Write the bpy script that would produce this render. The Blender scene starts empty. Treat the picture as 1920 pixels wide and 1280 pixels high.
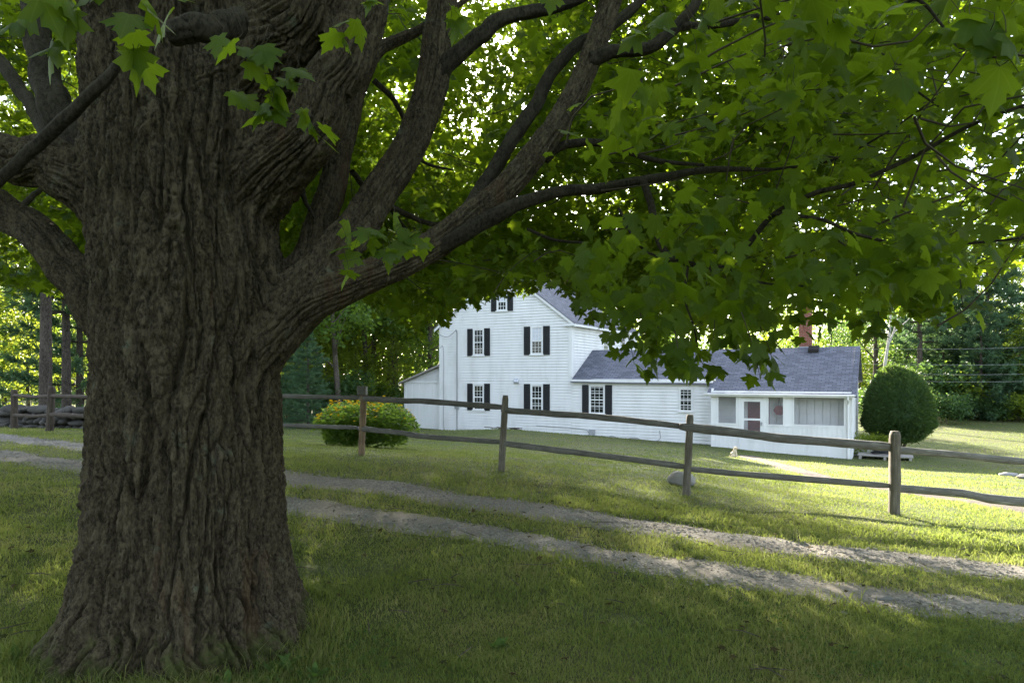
import bpy, math, random
import numpy as np
from mathutils import Vector

random.seed(7)
RNG = np.random.default_rng(11)
sc = bpy.context.scene
COL = sc.collection
F = 1280.0; HY = 703.0; CZ = 1.70      # focal length in photo pixels, horizon row, camera height


def P(px, py, Y):
    """a place in the world: seen at (px, py) of the photo, Y metres ahead of the camera"""
    return np.array([(px - 960) / F * Y, Y, CZ + (HY - py) / F * Y])


# ------------------------------------------------------------------ noise
_perm = np.random.default_rng(5).permutation(256)
_perm = np.concatenate([_perm, _perm, _perm])
_gr = np.array([[1, 1, 0], [-1, 1, 0], [1, -1, 0], [-1, -1, 0], [1, 0, 1], [-1, 0, 1], [1, 0, -1], [-1, 0, -1],
                [0, 1, 1], [0, -1, 1], [0, 1, -1], [0, -1, -1], [1, 1, 0], [-1, 1, 0], [0, -1, 1], [0, -1, -1]], dtype=np.float32)


def pn(x, y, z):
    x = np.asarray(x, dtype=np.float32); y = np.asarray(y, dtype=np.float32); z = np.asarray(z, dtype=np.float32)
    x, y, z = np.broadcast_arrays(x, y, z)
    xi = np.floor(x).astype(np.int32); yi = np.floor(y).astype(np.int32); zi = np.floor(z).astype(np.int32)
    xf = x - xi; yf = y - yi; zf = z - zi
    xi &= 255; yi &= 255; zi &= 255
    u = xf * xf * xf * (xf * (xf * 6 - 15) + 10); v = yf * yf * yf * (yf * (yf * 6 - 15) + 10); w = zf * zf * zf * (zf * (zf * 6 - 15) + 10)
    out = 0
    for dx in (0, 1):
        for dy in (0, 1):
            for dz in (0, 1):
                h = _perm[_perm[_perm[xi + dx] + yi + dy] + zi + dz] & 15
                g = _gr[h]
                d = g[..., 0] * (xf - dx) + g[..., 1] * (yf - dy) + g[..., 2] * (zf - dz)
                out = out + d * (u if dx else 1 - u) * (v if dy else 1 - v) * (w if dz else 1 - w)
    return out


# ------------------------------------------------------------------ object helpers
def mesh_np(name, verts, faces, smooth=False, uv=None):
    """verts (N,3); faces (M,k) array of one polygon size, or a list of such arrays"""
    if not isinstance(faces, list): faces = [faces]
    me = bpy.data.meshes.new(name)
    verts = np.ascontiguousarray(verts, dtype=np.float32)
    loops = np.concatenate([f.ravel() for f in faces]).astype(np.int32)
    tot = np.concatenate([np.full(len(f), f.shape[1], dtype=np.int32) for f in faces])
    start = np.concatenate([[0], np.cumsum(tot)[:-1]]).astype(np.int32)
    me.vertices.add(len(verts)); me.vertices.foreach_set("co", verts.ravel())
    me.loops.add(len(loops)); me.loops.foreach_set("vertex_index", loops)
    me.polygons.add(len(tot)); me.polygons.foreach_set("loop_start", start)
    if smooth: me.polygons.foreach_set("use_smooth", np.ones(len(tot), dtype=bool))
    if uv is not None:
        l = me.uv_layers.new(name="UVMap")
        l.data.foreach_set("uv", np.asarray(uv, dtype=np.float32)[loops].ravel())
    me.update(calc_edges=True)
    return me


def link(name, me, mat=None, parent=None):
    o = bpy.data.objects.new(name, me)
    COL.objects.link(o)
    if mat is not None and me is not None: me.materials.append(mat)
    if parent is not None: o.parent = parent
    return o


def tag(o, label=None, cat=None, group=None, kind=None):
    if label: o['label'] = label
    if cat: o['category'] = cat
    if group: o['group'] = group
    if kind: o['kind'] = kind
    return o


def empty(name, loc=(0, 0, 0), rz=0.0):
    o = bpy.data.objects.new(name, None); COL.objects.link(o)
    o.location = [float(c) for c in loc]; o.rotation_euler = (0, 0, rz); o.empty_display_size = 0.2
    return o


def copy_tree(o, parent=None):
    c = o.copy(); COL.objects.link(c)
    if parent is not None: c.parent = parent
    for ch in [x for x in o.children]: copy_tree(ch, c)
    return c


class MB:
    """collects simple solids into one mesh"""
    def __init__(s): s.v = []; s.f = []; s.uv = []
    def poly(s, pts, uvs=None):
        i = len(s.v); s.v += [tuple(map(float, p)) for p in pts]; s.f.append(tuple(range(i, i + len(pts))))
        s.uv += [tuple(u) for u in uvs] if uvs else [(p[0], p[1]) for p in pts]
    def box(s, a, b):
        (x0, y0, z0), (x1, y1, z1) = a, b
        x0, x1 = sorted((x0, x1)); y0, y1 = sorted((y0, y1)); z0, z1 = sorted((z0, z1))
        c = [(x0, y0, z0), (x1, y0, z0), (x1, y1, z0), (x0, y1, z0), (x0, y0, z1), (x1, y0, z1), (x1, y1, z1), (x0, y1, z1)]
        for q in ((0, 3, 2, 1), (4, 5, 6, 7), (0, 1, 5, 4), (1, 2, 6, 5), (2, 3, 7, 6), (3, 0, 4, 7)): s.poly([c[k] for k in q])
    def prism(s, prof, axis_fn, t0, t1):
        """prof: list of 2D points; axis_fn(p, t) -> 3D"""
        a = [axis_fn(p, t0) for p in prof]; b = [axis_fn(p, t1) for p in prof]; n = len(prof)
        s.poly(a[::-1]); s.poly(b)
        for k in range(n): s.poly([a[k], a[(k + 1) % n], b[(k + 1) % n], b[k]])
    def tube(s, pts, r, n=8):
        v, f = tube_np(np.array(pts, float), np.full(len(pts), r) if np.isscalar(r) else np.array(r), n)
        i = len(s.v); s.v += [tuple(map(float, p)) for p in v]; s.uv += [(0, 0)] * len(v)
        s.f += [tuple(int(k) + i for k in q) for q in f]
        s.f.append(tuple(range(i + n - 1, i - 1, -1))); s.f.append(tuple(range(i + len(v) - n, i + len(v))))
    def build(s, name, mat, parent=None, smooth=False):
        me = bpy.data.meshes.new(name); me.from_pydata(s.v, [], s.f)
        l = me.uv_layers.new(name="UVMap")
        li = np.zeros(len(me.loops), dtype=np.int32); me.loops.foreach_get("vertex_index", li)
        l.data.foreach_set("uv", np.array(s.uv, dtype=np.float32)[li].ravel())
        if smooth:
            for p in me.polygons: p.use_smooth = True
        return link(name, me, mat, parent)


def spline(pts, n):
    pts = np.asarray(pts, float)
    if len(pts) == 2:
        t = np.linspace(0, 1, n)[:, None]; return pts[0] * (1 - t) + pts[1] * t
    p = np.vstack([2 * pts[0] - pts[1], pts, 2 * pts[-1] - pts[-2]])
    t = np.linspace(0, len(pts) - 1 - 1e-6, n); i = t.astype(int); u = (t - i)[:, None]
    a, b, c, d = p[i], p[i + 1], p[i + 2], p[i + 3]
    return 0.5 * (2 * b + (c - a) * u + (2 * a - 5 * b + 4 * c - d) * u * u + (3 * b - a - 3 * c + d) * u ** 3)


def frames(path):
    t = np.gradient(path, axis=0); t /= np.linalg.norm(t, axis=1)[:, None] + 1e-9
    ref = np.array([0., 0, 1]) if abs(t[0][2]) < .9 else np.array([1., 0, 0])
    nx = np.zeros_like(path); n = np.cross(t[0], ref); n /= np.linalg.norm(n)
    for k in range(len(path)):
        n = n - t[k] * np.dot(n, t[k]); n /= np.linalg.norm(n) + 1e-9; nx[k] = n
    return t, nx, np.cross(t, nx)


def tube_np(path, rad, n=10, disp=None):
    t, nx, ny = frames(path); m = len(path)
    th = np.linspace(0, 2 * math.pi, n, endpoint=False)
    R = np.broadcast_to(np.asarray(rad)[:, None], (m, n)).copy()
    if disp is not None: R = R + disp(th[None, :], path, R)
    v = path[:, None, :] + R[..., None] * (np.cos(th)[None, :, None] * nx[:, None, :] + np.sin(th)[None, :, None] * ny[:, None, :])
    i = np.arange(m - 1)[:, None] * n; j = np.arange(n)[None, :]; j2 = (j + 1) % n
    f = np.stack([i + j, i + j2, i + n + j2, i + n + j], -1).reshape(-1, 4)
    return v.reshape(-1, 3), f


def join_np(parts):
    vs, fs, o = [], {}, 0
    for v, f in parts:
        vs.append(v); fs.setdefault(f.shape[1], []).append(f + o); o += len(v)
    return np.concatenate(vs), [np.concatenate(x) for x in fs.values()]


# ------------------------------------------------------------------ materials
class NT:
    def __init__(s, name):
        s.m = bpy.data.materials.new(name); s.m.use_nodes = True; s.t = s.m.node_tree
        s.t.nodes.clear(); s.out = s.n('ShaderNodeOutputMaterial')
    def n(s, typ, **kw):
        nd = s.t.nodes.new(typ)
        for k, v in kw.items(): setattr(nd, k, v)
        return nd
    def l(s, a, b): s.t.links.new(a, b)
    def coord(s, kind='Object', scale=(1, 1, 1)):
        c = s.n('ShaderNodeTexCoord'); m = s.n('ShaderNodeMapping'); m.inputs['Scale'].default_value = scale
        s.l(c.outputs[kind], m.inputs['Vector']); return m.outputs['Vector']
    def pos(s, scale=(1, 1, 1)):
        g = s.n('ShaderNodeNewGeometry'); m = s.n('ShaderNodeMapping'); m.inputs['Scale'].default_value = scale
        s.l(g.outputs['Position'], m.inputs['Vector']); return m.outputs['Vector']
    def noise(s, vec, scale=5, detail=4, rough=.55, dist=0):
        nd = s.n('ShaderNodeTexNoise'); nd.inputs['Scale'].default_value = scale; nd.inputs['Detail'].default_value = detail
        nd.inputs['Roughness'].default_value = rough; nd.inputs['Distortion'].default_value = dist
        if vec is not None: s.l(vec, nd.inputs['Vector'])
        return nd.outputs['Fac']
    def ramp(s, fac, stops):
        r = s.n('ShaderNodeValToRGB'); e = r.color_ramp.elements
        while len(e) < len(stops): e.new(.5)
        for k, (p, c) in enumerate(stops): e[k].position = p; e[k].color = (*c, 1) if len(c) == 3 else c
        s.l(fac, r.inputs['Fac']); return r.outputs['Color']
    def mix(s, fac, a, b, mode='MIX'):
        m = s.n('ShaderNodeMix', data_type='RGBA', blend_type=mode)
        for sock, v in ((m.inputs[0], fac), (m.inputs[6], a), (m.inputs[7], b)):
            if isinstance(v, (int, float)): sock.default_value = v
            elif isinstance(v, tuple): sock.default_value = (*v, 1)
            else: s.l(v, sock)
        return m.outputs[2]
    def math(s, op, a, b=0.0):
        m = s.n('ShaderNodeMath', operation=op)
        for sock, v in ((m.inputs[0], a), (m.inputs[1], b)):
            if isinstance(v, (int, float)): sock.default_value = v
            else: s.l(v, sock)
        return m.outputs[0]
    def bump(s, h, strength=.4, dist=.01):
        b = s.n('ShaderNodeBump'); b.inputs['Strength'].default_value = strength; b.inputs['Distance'].default_value = dist
        s.l(h, b.inputs['Height']); return b.outputs['Normal']
    def bsdf(s, col, rough=.7, spec=.3, normal=None, metal=0):
        p = s.n('ShaderNodeBsdfPrincipled')
        if isinstance(col, tuple): p.inputs['Base Color'].default_value = (*col, 1)
        else: s.l(col, p.inputs['Base Color'])
        if isinstance(rough, (int, float)): p.inputs['Roughness'].default_value = rough
        else: s.l(rough, p.inputs['Roughness'])
        p.inputs['Specular IOR Level'].default_value = spec; p.inputs['Metallic'].default_value = metal
        if normal is not None: s.l(normal, p.inputs['Normal'])
        return p.outputs['BSDF']
    def end(s, sh): s.l(sh, s.out.inputs['Surface']); return s.m


def m_plain(name, col, rough=.6, var=.12, scale=8, spec=.3, metal=0, bump=0.0):
    t = NT(name); c = t.pos()
    n = t.noise(c, scale, 5)
    a = tuple(x * (1 - var) for x in col); b = tuple(min(1, x * (1 + var)) for x in col)
    k = t.ramp(n, [(.3, a), (.7, b)])
    nm = t.bump(n, bump, .01) if bump else None
    return t.end(t.bsdf(k, rough, spec, nm, metal))


def m_leaf(name, stops, trans, tw=.45, rough=.5, big=(.25, .22), spec=.25, veins=False, wts=(.6, .55, .08)):
    """leaves: colour varies leaf by leaf and patch by patch, light passes through"""
    t = NT(name); g = t.n('ShaderNodeNewGeometry')
    r = g.outputs['Random Per Island']
    n = t.noise(t.pos(), big[0], 2)
    f = t.math('ADD', t.math('MULTIPLY', r, wts[0]), t.math('MULTIPLY', n, wts[1]))
    f = t.math('SUBTRACT', f, wts[2])
    c = t.ramp(f, stops)
    if veins:                                                # ribs fanning out from the stalk, and a mottled blade
        u = t.n('ShaderNodeUVMap'); x = t.n('ShaderNodeSeparateXYZ'); t.l(u.outputs[0], x.inputs[0])
        a = t.math('ARCTAN2', x.outputs[0], x.outputs[1]); q = t.math('SUBTRACT', t.math('FRACT', t.math('ADD', t.math('MULTIPLY', a, 1.6), 20.5)), .5)
        ln = t.n('ShaderNodeVectorMath', operation='LENGTH'); t.l(u.outputs[0], ln.inputs[0])
        d = t.math('MULTIPLY', t.math('ABSOLUTE', q), ln.outputs['Value'])
        c = t.mix(t.ramp(d, [(.0, (.55, .55, .55)), (.035, (0, 0, 0))]), c, (.16, .22, .045))
        c = t.mix(t.math('MULTIPLY', t.noise(t.pos(), 38, 3), .45), c, tuple(k * .45 for k in stops[0][1]))
    tc = t.mix(.65, c, trans)
    p = t.bsdf(c, rough, spec)
    tr = t.n('ShaderNodeBsdfTranslucent'); t.l(tc, tr.inputs['Color'])
    m = t.n('ShaderNodeMixShader'); m.inputs[0].default_value = tw
    t.l(p, m.inputs[1]); t.l(tr.outputs[0], m.inputs[2])
    return t.end(m.outputs[0])


def m_bark(name, base, light, sc_=1.0, extras=False):
    t = NT(name); c = t.pos()
    n1 = t.noise(t.pos((1, 1, .22)), 16 * sc_, 7, .72, .5); n2 = t.noise(t.pos((1, 1, .5)), 60 * sc_, 6, .75)
    col = t.ramp(n1, [(.34, tuple(x * .4 for x in base)), (.5, base), (.66, light)])
    col = t.mix(t.ramp(n2, [(.42, (0, 0, 0)), (.66, (.75, .75, .75))]), col, tuple(x * 1.5 for x in light))
    col = t.mix(t.ramp(n2, [(.30, (.7, .7, .7)), (.44, (0, 0, 0))]), col, tuple(x * .3 for x in base))
    if extras:
        l1 = t.noise(c, 5.5, 5, .7, .6)                                  # pale lichen
        col = t.mix(t.ramp(l1, [(.62, (0, 0, 0)), (.69, (.6, .6, .6))]), col, (.105, .118, .085))
        s1 = t.noise(t.pos((1, 1, .12)), 4.2, 3, .5, .4)                 # rusty streaks
        col = t.mix(t.ramp(s1, [(.60, (0, 0, 0)), (.72, (.42, .42, .42))]), col, (.075, .042, .020))
        z = t.n('ShaderNodeSeparateXYZ'); t.l(c, z.inputs[0])
        lo = t.n('ShaderNodeMapRange'); lo.inputs[1].default_value = .75; lo.inputs[2].default_value = .05
        t.l(z.outputs[2], lo.inputs[0])
        m1 = t.math('MULTIPLY', lo.outputs[0], t.noise(c, 6, 5, .7))     # moss at the foot
        col = t.mix(t.ramp(m1, [(.42, (0, 0, 0)), (.56, (.75, .75, .75))]), col, (.055, .07, .016))
    h = t.math('ADD', t.math('MULTIPLY', n1, .6), n2)
    return t.end(t.bsdf(col, .85, .2, t.bump(h, .8, .012)))


M = {}
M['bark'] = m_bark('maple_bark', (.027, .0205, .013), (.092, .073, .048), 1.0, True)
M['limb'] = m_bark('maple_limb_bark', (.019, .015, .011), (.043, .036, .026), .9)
M['twig'] = m_plain('twig_bark', (.06, .047, .032), .8)
M['bark_far'] = m_bark('forest_bark', (.055, .045, .035), (.12, .10, .08), .5)
M['bark_pine'] = m_bark('pine_bark', (.034, .027, .021), (.075, .062, .05), .35)
M['bark_birch'] = m_bark('pale_bark', (.26, .245, .215), (.42, .40, .36), .5)
M['leaf'] = m_leaf('maple_leaf', [(.15, (.022, .050, .008)), (.5, (.044, .094, .012)), (.85, (.082, .145, .017))], (.37, .51, .017), .56, .45, (.25, .22), .25, True)
M['leaf_a'] = m_leaf('forest_leaf_green', [(.15, (.032, .072, .018)), (.5, (.060, .12, .026)), (.9, (.11, .18, .038))], (.34, .50, .045), .55)
M['leaf_b'] = m_leaf('forest_leaf_yellow', [(.15, (.05, .095, .017)), (.5, (.10, .16, .024)), (.9, (.17, .22, .03))], (.50, .58, .045), .6)
M['leaf_c'] = m_leaf('forest_leaf_dark', [(.15, (.026, .060, .024)), (.5, (.048, .098, .034)), (.9, (.08, .14, .045))], (.2, .34, .05), .45)
M['needle'] = m_leaf('pine_needles', [(.15, (.040, .085, .050)), (.5, (.065, .125, .070)), (.9, (.10, .17, .085))], (.18, .30, .08), .4)
M['yew'] = m_leaf('yew_needles', [(.15, (.019, .045, .020)), (.5, (.036, .078, .030)), (.9, (.075, .13, .038))], (.22, .33, .035), .38)
M['grass'] = m_leaf('grass_blades', [(.12, (.056, .074, .030)), (.36, (.098, .130, .042)), (.56, (.140, .176, .054)), (.70, (.19, .182, .082)), (.9, (.26, .22, .12))], (.38, .47, .075), .4, .65, (.8, .3), .12, False, (.5, 1.4, .40))
M['weed'] = m_leaf('weed_leaf', [(.1, (.045, .085, .025)), (.9, (.09, .145, .045))], (.2, .36, .04), .35, .7, (.25, .22), .06)
M['dead_leaf'] = m_leaf('fallen_leaf', [(.1, (.03, .05, .018)), (.5, (.06, .042, .02)), (.9, (.085, .07, .036))], (.12, .12, .03), .15, .85, (.25, .22), .04)
M['petal'] = m_leaf('yellow_petal', [(.1, (.74, .42, .008)), (.9, (.84, .58, .02))], (.85, .6, .01), .4, .7, (.25, .22), .05)


def m_ground():
    t = NT('lawn_soil'); c = t.pos()
    n1 = t.noise(c, .35, 4, .6); n2 = t.noise(c, 3.2, 6, .65); n3 = t.noise(c, 45, 4, .7)
    a = t.ramp(n2, [(.3, (.042, .060, .018)), (.55, (.075, .105, .026)), (.75, (.11, .135, .038))])
    b = t.ramp(n3, [(.3, (.03, .032, .014)), (.7, (.12, .135, .045))])
    col = t.mix(.45, a, b)
    col = t.mix(t.ramp(n1, [(.42, (0, 0, 0)), (.66, (.6, .6, .6))]), col, (.105, .095, .05))
    return t.end(t.bsdf(col, .9, .15, t.bump(n3, .6, .02)))


def m_gravel():
    t = NT('gravel_dirt'); c = t.pos()
    v = t.n('ShaderNodeTexVoronoi'); v.inputs['Scale'].default_value = 55; t.l(c, v.inputs['Vector'])
    n1 = t.noise(c, 1.3, 5, .6); n2 = t.noise(c, 90, 3, .6)
    st = t.ramp(v.outputs['Color'], [(.0, (.07, .066, .06)), (.5, (.19, .178, .162)), (1, (.42, .40, .37))])
    dirt = t.ramp(n2, [(.3, (.14, .12, .095)), (.7, (.235, .208, .168))])
    col = t.mix(t.ramp(n1, [(.4, (.15, .15, .15)), (.62, (.85, .85, .85))]), st, dirt)
    return t.end(t.bsdf(col, .9, .2, t.bump(v.outputs['Distance'], .4, .006)))


def m_stone(name, a, b, scale=6):
    t = NT(name); c = t.coord('Object')
    n = t.noise(c, scale, 6, .65); n2 = t.noise(c, scale * 9, 4, .7)
    g = t.n('ShaderNodeNewGeometry')
    col = t.ramp(n, [(.3, a), (.7, b)])
    col = t.mix(t.math('MULTIPLY', n2, .4), col, tuple(x * .5 for x in a))
    col = t.mix(t.math('MULTIPLY', g.outputs['Random Per Island'], .5), col, tuple(x * .6 for x in a))
    return t.end(t.bsdf(col, .9, .2, t.bump(n2, .7, .015)))


def m_wood(name, a, b):
    t = NT(name); v = t.coord('UV', (1, 1, 1))
    m = t.n('ShaderNodeMapping'); m.inputs['Scale'].default_value = (3, 60, 1)
    t.l(v, m.inputs['Vector'])
    g = t.n('ShaderNodeObjectInfo')
    n = t.noise(m.outputs['Vector'], 1, 6, .65, .3); n2 = t.noise(t.pos(), 7, 4, .6)
    col = t.ramp(n, [(.3, tuple(x * .55 for x in a)), (.5, a), (.72, b)])
    col = t.mix(t.ramp(n2, [(.4, (0, 0, 0)), (.7, (.6, .6, .6))]), col, tuple(x * .6 for x in a))
    col = t.mix(t.math('MULTIPLY', g.outputs['Random'], .35), col, tuple(x * .55 for x in a))
    return t.end(t.bsdf(col, .85, .2, t.bump(n, .6, .008)))


def m_paint():
    t = NT('white_paint'); c = t.coord('Object')
    n = t.noise(t.coord('Object', (1, 1, .35)), 1.6, 6, .6); n2 = t.noise(c, 30, 3, .6)
    g = t.n('ShaderNodeNewGeometry')
    col = t.ramp(n, [(.25, (.66, .66, .64)), (.5, (.79, .79, .78)), (.8, (.84, .84, .83))])
    col = t.mix(t.math('MULTIPLY', n2, .16), col, (.55, .55, .52))
    col = t.mix(t.math('MULTIPLY', g.outputs['Random Per Island'], .09), col, (.6, .6, .58))          # board by board
    st = t.noise(t.coord('Object', (2.2, 2.2, .16)), 3.0, 4, .6)                                        # rain streaks
    col = t.mix(t.ramp(st, [(.60, (0, 0, 0)), (.75, (.22, .22, .22))]), col, (.52, .52, .48))
    return t.end(t.bsdf(col, .55, .3))


def m_shingle():
    t = NT('shingles'); uv = t.coord('UV')
    b = t.n('ShaderNodeTexBrick'); t.l(uv, b.inputs['Vector'])
    b.offset = .5; b.inputs['Scale'].default_value = 1; b.inputs['Brick Width'].default_value = .30; b.inputs['Row Height'].default_value = .14
    b.inputs['Mortar Size'].default_value = .012; b.inputs['Bias'].default_value = 0
    b.inputs['Color1'].default_value = (.070, .076, .096, 1); b.inputs['Color2'].default_value = (.160, .168, .202, 1); b.inputs['Mortar'].default_value = (.028, .029, .035, 1)
    n = t.noise(uv, 2.2, 5, .6); n2 = t.noise(uv, 60, 3, .6)
    col = t.mix(t.math('MULTIPLY', n, .4), b.outputs['Color'], (.105, .110, .135))
    col = t.mix(t.math('MULTIPLY', n2, .3), col, (.20, .205, .235))
    return t.end(t.bsdf(col, .9, .15, t.bump(b.outputs['Fac'], .5, -.01)))


def m_brick(name, c1, c2, mortar, w=.21, h=.075):
    t = NT(name); uv = t.coord('UV')
    b = t.n('ShaderNodeTexBrick'); t.l(uv, b.inputs['Vector'])
    b.inputs['Scale'].default_value = 1; b.inputs['Brick Width'].default_value = w; b.inputs['Row Height'].default_value = h
    b.inputs['Mortar Size'].default_value = .008
    b.inputs['Color1'].default_value = (*c1, 1); b.inputs['Color2'].default_value = (*c2, 1); b.inputs['Mortar'].default_value = (*mortar, 1)
    n = t.noise(t.pos(), 9, 5, .6)
    col = t.mix(t.math('MULTIPLY', n, .6), b.outputs['Color'], tuple(x * .6 for x in c1))
    return t.end(t.bsdf(col, .9, .15, t.bump(b.outputs['Fac'], .5, -.006)))


def m_glass():
    t = NT('window_glass')
    n = t.noise(t.coord('Object'), 1.5, 2)
    p = t.bsdf((.012, .016, .016), .04, .6, t.bump(n, .05, .02))
    return t.end(p)


def m_screen():
    t = NT('insect_screen')
    tr = t.n('ShaderNodeBsdfTransparent'); p = t.bsdf((.30, .31, .32), .6, .3)
    m = t.n('ShaderNodeMixShader'); m.inputs[0].default_value = .25
    t.l(tr.outputs[0], m.inputs[1]); t.l(p, m.inputs[2]); return t.end(m.outputs[0])


M['ground'] = m_ground(); M['gravel'] = m_gravel()
M['pebble'] = m_stone('gravel_stones', (.17, .16, .148), (.46, .44, .41), 20)
M['rock'] = m_stone('boulder_stone', (.27, .265, .26), (.50, .485, .46), 7)
M['wallstone'] = m_stone('field_stone', (.05, .048, .042), (.14, .13, .115), 3)
M['fence'] = m_wood('weathered_rail_wood', (.17, .162, .15), (.42, .41, .39))
M['post'] = m_wood('weathered_post_wood', (.165, .148, .122), (.36, .33, .28))
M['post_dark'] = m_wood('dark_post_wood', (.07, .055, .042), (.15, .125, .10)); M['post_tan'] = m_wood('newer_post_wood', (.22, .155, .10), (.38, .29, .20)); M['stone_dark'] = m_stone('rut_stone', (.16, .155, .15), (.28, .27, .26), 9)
M['paint'] = m_paint(); M['shingle'] = m_shingle(); M['glass'] = m_glass(); M['screen'] = m_screen()
M['brick'] = m_brick('red_brick', (.20, .062, .04), (.30, .11, .07), (.30, .26, .22))
M['paver'] = m_brick('brick_path', (.095, .078, .064), (.145, .122, .104), (.085, .08, .06), .2, .1)
M['black'] = m_plain('shutter_black', (.016, .018, .021), .5, .25, 12)
M['dark'] = m_plain('dark_room', (.02, .018, .016), .9)
M['metal'] = m_plain('grey_metal', (.35, .36, .38), .45, .1, 10, .5, .3)
M['wire'] = m_plain('cable_grey', (.3, .3, .31), .6)
M['inner'] = m_plain('porch_inner_wall', (.74, .74, .75), .7, .06, 3)
M['redwood'] = m_plain('red_panel', (.20, .04, .035), .6, .2, 9)
M['curtain'] = m_plain('white_curtain', (.6, .62, .66), .8, .15, 14)
M['statue'] = m_plain('painted_statue', (.62, .52, .38), .7, .25, 14)
M['hose'] = m_plain('black_hose', (.015, .016, .018), .4)
M['greywood'] = m_plain('grey_board', (.30, .28, .25), .85, .2, 9)
M['floor'] = m_plain('porch_floor', (.22, .22, .22), .8)

# ------------------------------------------------------------------ terrain
CP = np.array([(-2.1, 4.5, -1.74), (0, 3.7, -1.70), (3, 3.7, -1.84), (6, 4, -2.05), (-5, 4, -1.60), (0, 0, -1.68), (5, 0, -1.95), (-6, -2, -1.58), (0, -8, -1.75),
               (5.55, 9.9, -2.0), (2.6, 10.1, -1.78), (-.13, 10.8, -1.51), (-2.6, 12, -1.40), (-5.1, 13.2, -1.38), (-11.7, 17.3, -1.42), (-13.9, 19, -1.5), (9, 9.5, -2.25), (14, 9, -2.6),
               (-3.5, 16, -1.71), (-4, 28, -2.55), (-4.1, 39, -3.12), (-.3, 30, -2.38), (3.06, 34.4, -3.0), (5, 30, -2.9), (9.1, 31, -3.22), (14, 28, -3.45), (8, 20, -2.75), (14, 20, -3.02),
               (20, 35, -3.4), (30, 45, -3.2), (45, 60, -3.0), (-15, 35, -2.3), (-30, 40, -2.2), (-25, 22, -1.7), (-40, 60, -2.5), (0, 60, -3.1), (0, 100, -3), (100, 100, -3), (-100, 100, -3),
               (100, -60, -3), (-100, -60, -2), (400, 400, -3), (-400, 400, -3), (400, -300, -3), (-400, -300, -2), (60, 20, -3.4), (-60, 10, -1.8)], float)


def _tps():
    n = len(CP); d = np.linalg.norm(CP[:, None, :2] - CP[None, :, :2], axis=2) / 10
    K = np.where(d > 0, d * d * np.log(d + 1e-12), 0) + np.eye(n) * .02
    Q = np.hstack([np.ones((n, 1)), CP[:, :2] / 10])
    A = np.block([[K, Q], [Q.T, np.zeros((3, 3))]])
    return np.linalg.solve(A, np.concatenate([CP[:, 2], np.zeros(3)]))


_W = _tps()


def ground(x, y):
    x = np.atleast_1d(np.asarray(x, float)); y = np.atleast_1d(np.asarray(y, float))
    shp = x.shape; x = x.ravel(); y = y.ravel(); out = np.zeros(len(x))
    for k in range(0, len(x), 100000):
        a = x[k:k + 100000]; b = y[k:k + 100000]
        d = np.hypot(a[:, None] - CP[None, :, 0], b[:, None] - CP[None, :, 1]) / 10
        U = np.where(d > 0, d * d * np.log(d + 1e-12), 0)
        out[k:k + 100000] = U @ _W[:-3] + _W[-3] + _W[-2] * a / 10 + _W[-1] * b / 10
    far = np.clip((np.hypot(x, y) - 90) / 60, 0, 1)
    out = out * (1 - far) - 3 * far
    out = out + .035 * pn(x * .7, y * .7, 0.3) + .015 * pn(x * 2.3, y * 2.3, 4.1)
    return (out + CZ).reshape(shp)


def g1(x, y): return float(ground(x, y)[0])


def hit(px, py):
    """where the view ray through a photo pixel meets the ground"""
    Y = np.linspace(2, 70, 4000); X = (px - 960) / F * Y
    d = CZ + (HY - py) / F * Y - ground(X, Y)
    k = np.argmax(d < 0); return np.array([X[k], Y[k]])


def seg_dist(x, y, poly):
    best = np.full(x.shape, 1e9)
    for a, b in zip(poly[:-1], poly[1:]):
        d = b - a; t = np.clip(((x - a[0]) * d[0] + (y - a[1]) * d[1]) / (d @ d), 0, 1)
        best = np.minimum(best, np.hypot(x - a[0] - t * d[0], y - a[1] - t * d[1]))
    return best


def extend(pts, a, b):
    pts = np.array(pts); d0 = pts[0] - pts[1]; d1 = pts[-1] - pts[-2]
    return np.vstack([pts[0] + d0 / np.linalg.norm(d0) * a, pts, pts[-1] + d1 / np.linalg.norm(d1) * b])


RUT_NEAR = spline(extend([hit(*p) for p in ((1920, 1150), (1500, 1097), (1100, 1035), (860, 993), (520, 942), (80, 866))], 9, 12), 60)
RUT_FAR = spline(extend([hit(*p) for p in ((1920, 1076), (1500, 1030), (1100, 970), (700, 912), (520, 892), (80, 829))], 9, 12), 60)
PATH = spline(extend([hit(*p) for p in ((1400, 854), (1440, 866), (1490, 880), (1560, 899), (1640, 913), (1720, 925), (1920, 957))], .3, 10), 50)
RUTS = ((RUT_NEAR, .36), (RUT_FAR, .42))


def wob(x, y, s=1.6): return pn(x * s, y * s, 2.2) * .34 + pn(x * s * 4, y * s * 4, 7.7) * .26 + pn(x * s * 11, y * s * 11, 3.3) * .16


def axis_spacing(a, n, pw):
    t = np.linspace(-1, 1, n); return np.sign(t) * (np.abs(t) ** pw) * a


gx = axis_spacing(420, 420, 3.2); gy = axis_spacing(420, 420, 3.2) + 8
GX, GY = np.meshgrid(gx, gy)
gz = ground(GX, GY)
n_ = len(gx); i_ = np.arange(n_ - 1)[:, None] * n_ + np.arange(n_ - 1)[None, :]
gf = np.stack([i_, i_ + 1, i_ + n_ + 1, i_ + n_], -1).reshape(-1, 4)
tag(link('ground', mesh_np('ground', np.stack([GX, GY, gz], -1).reshape(-1, 3), gf, True), M['ground']), kind='structure')


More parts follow.
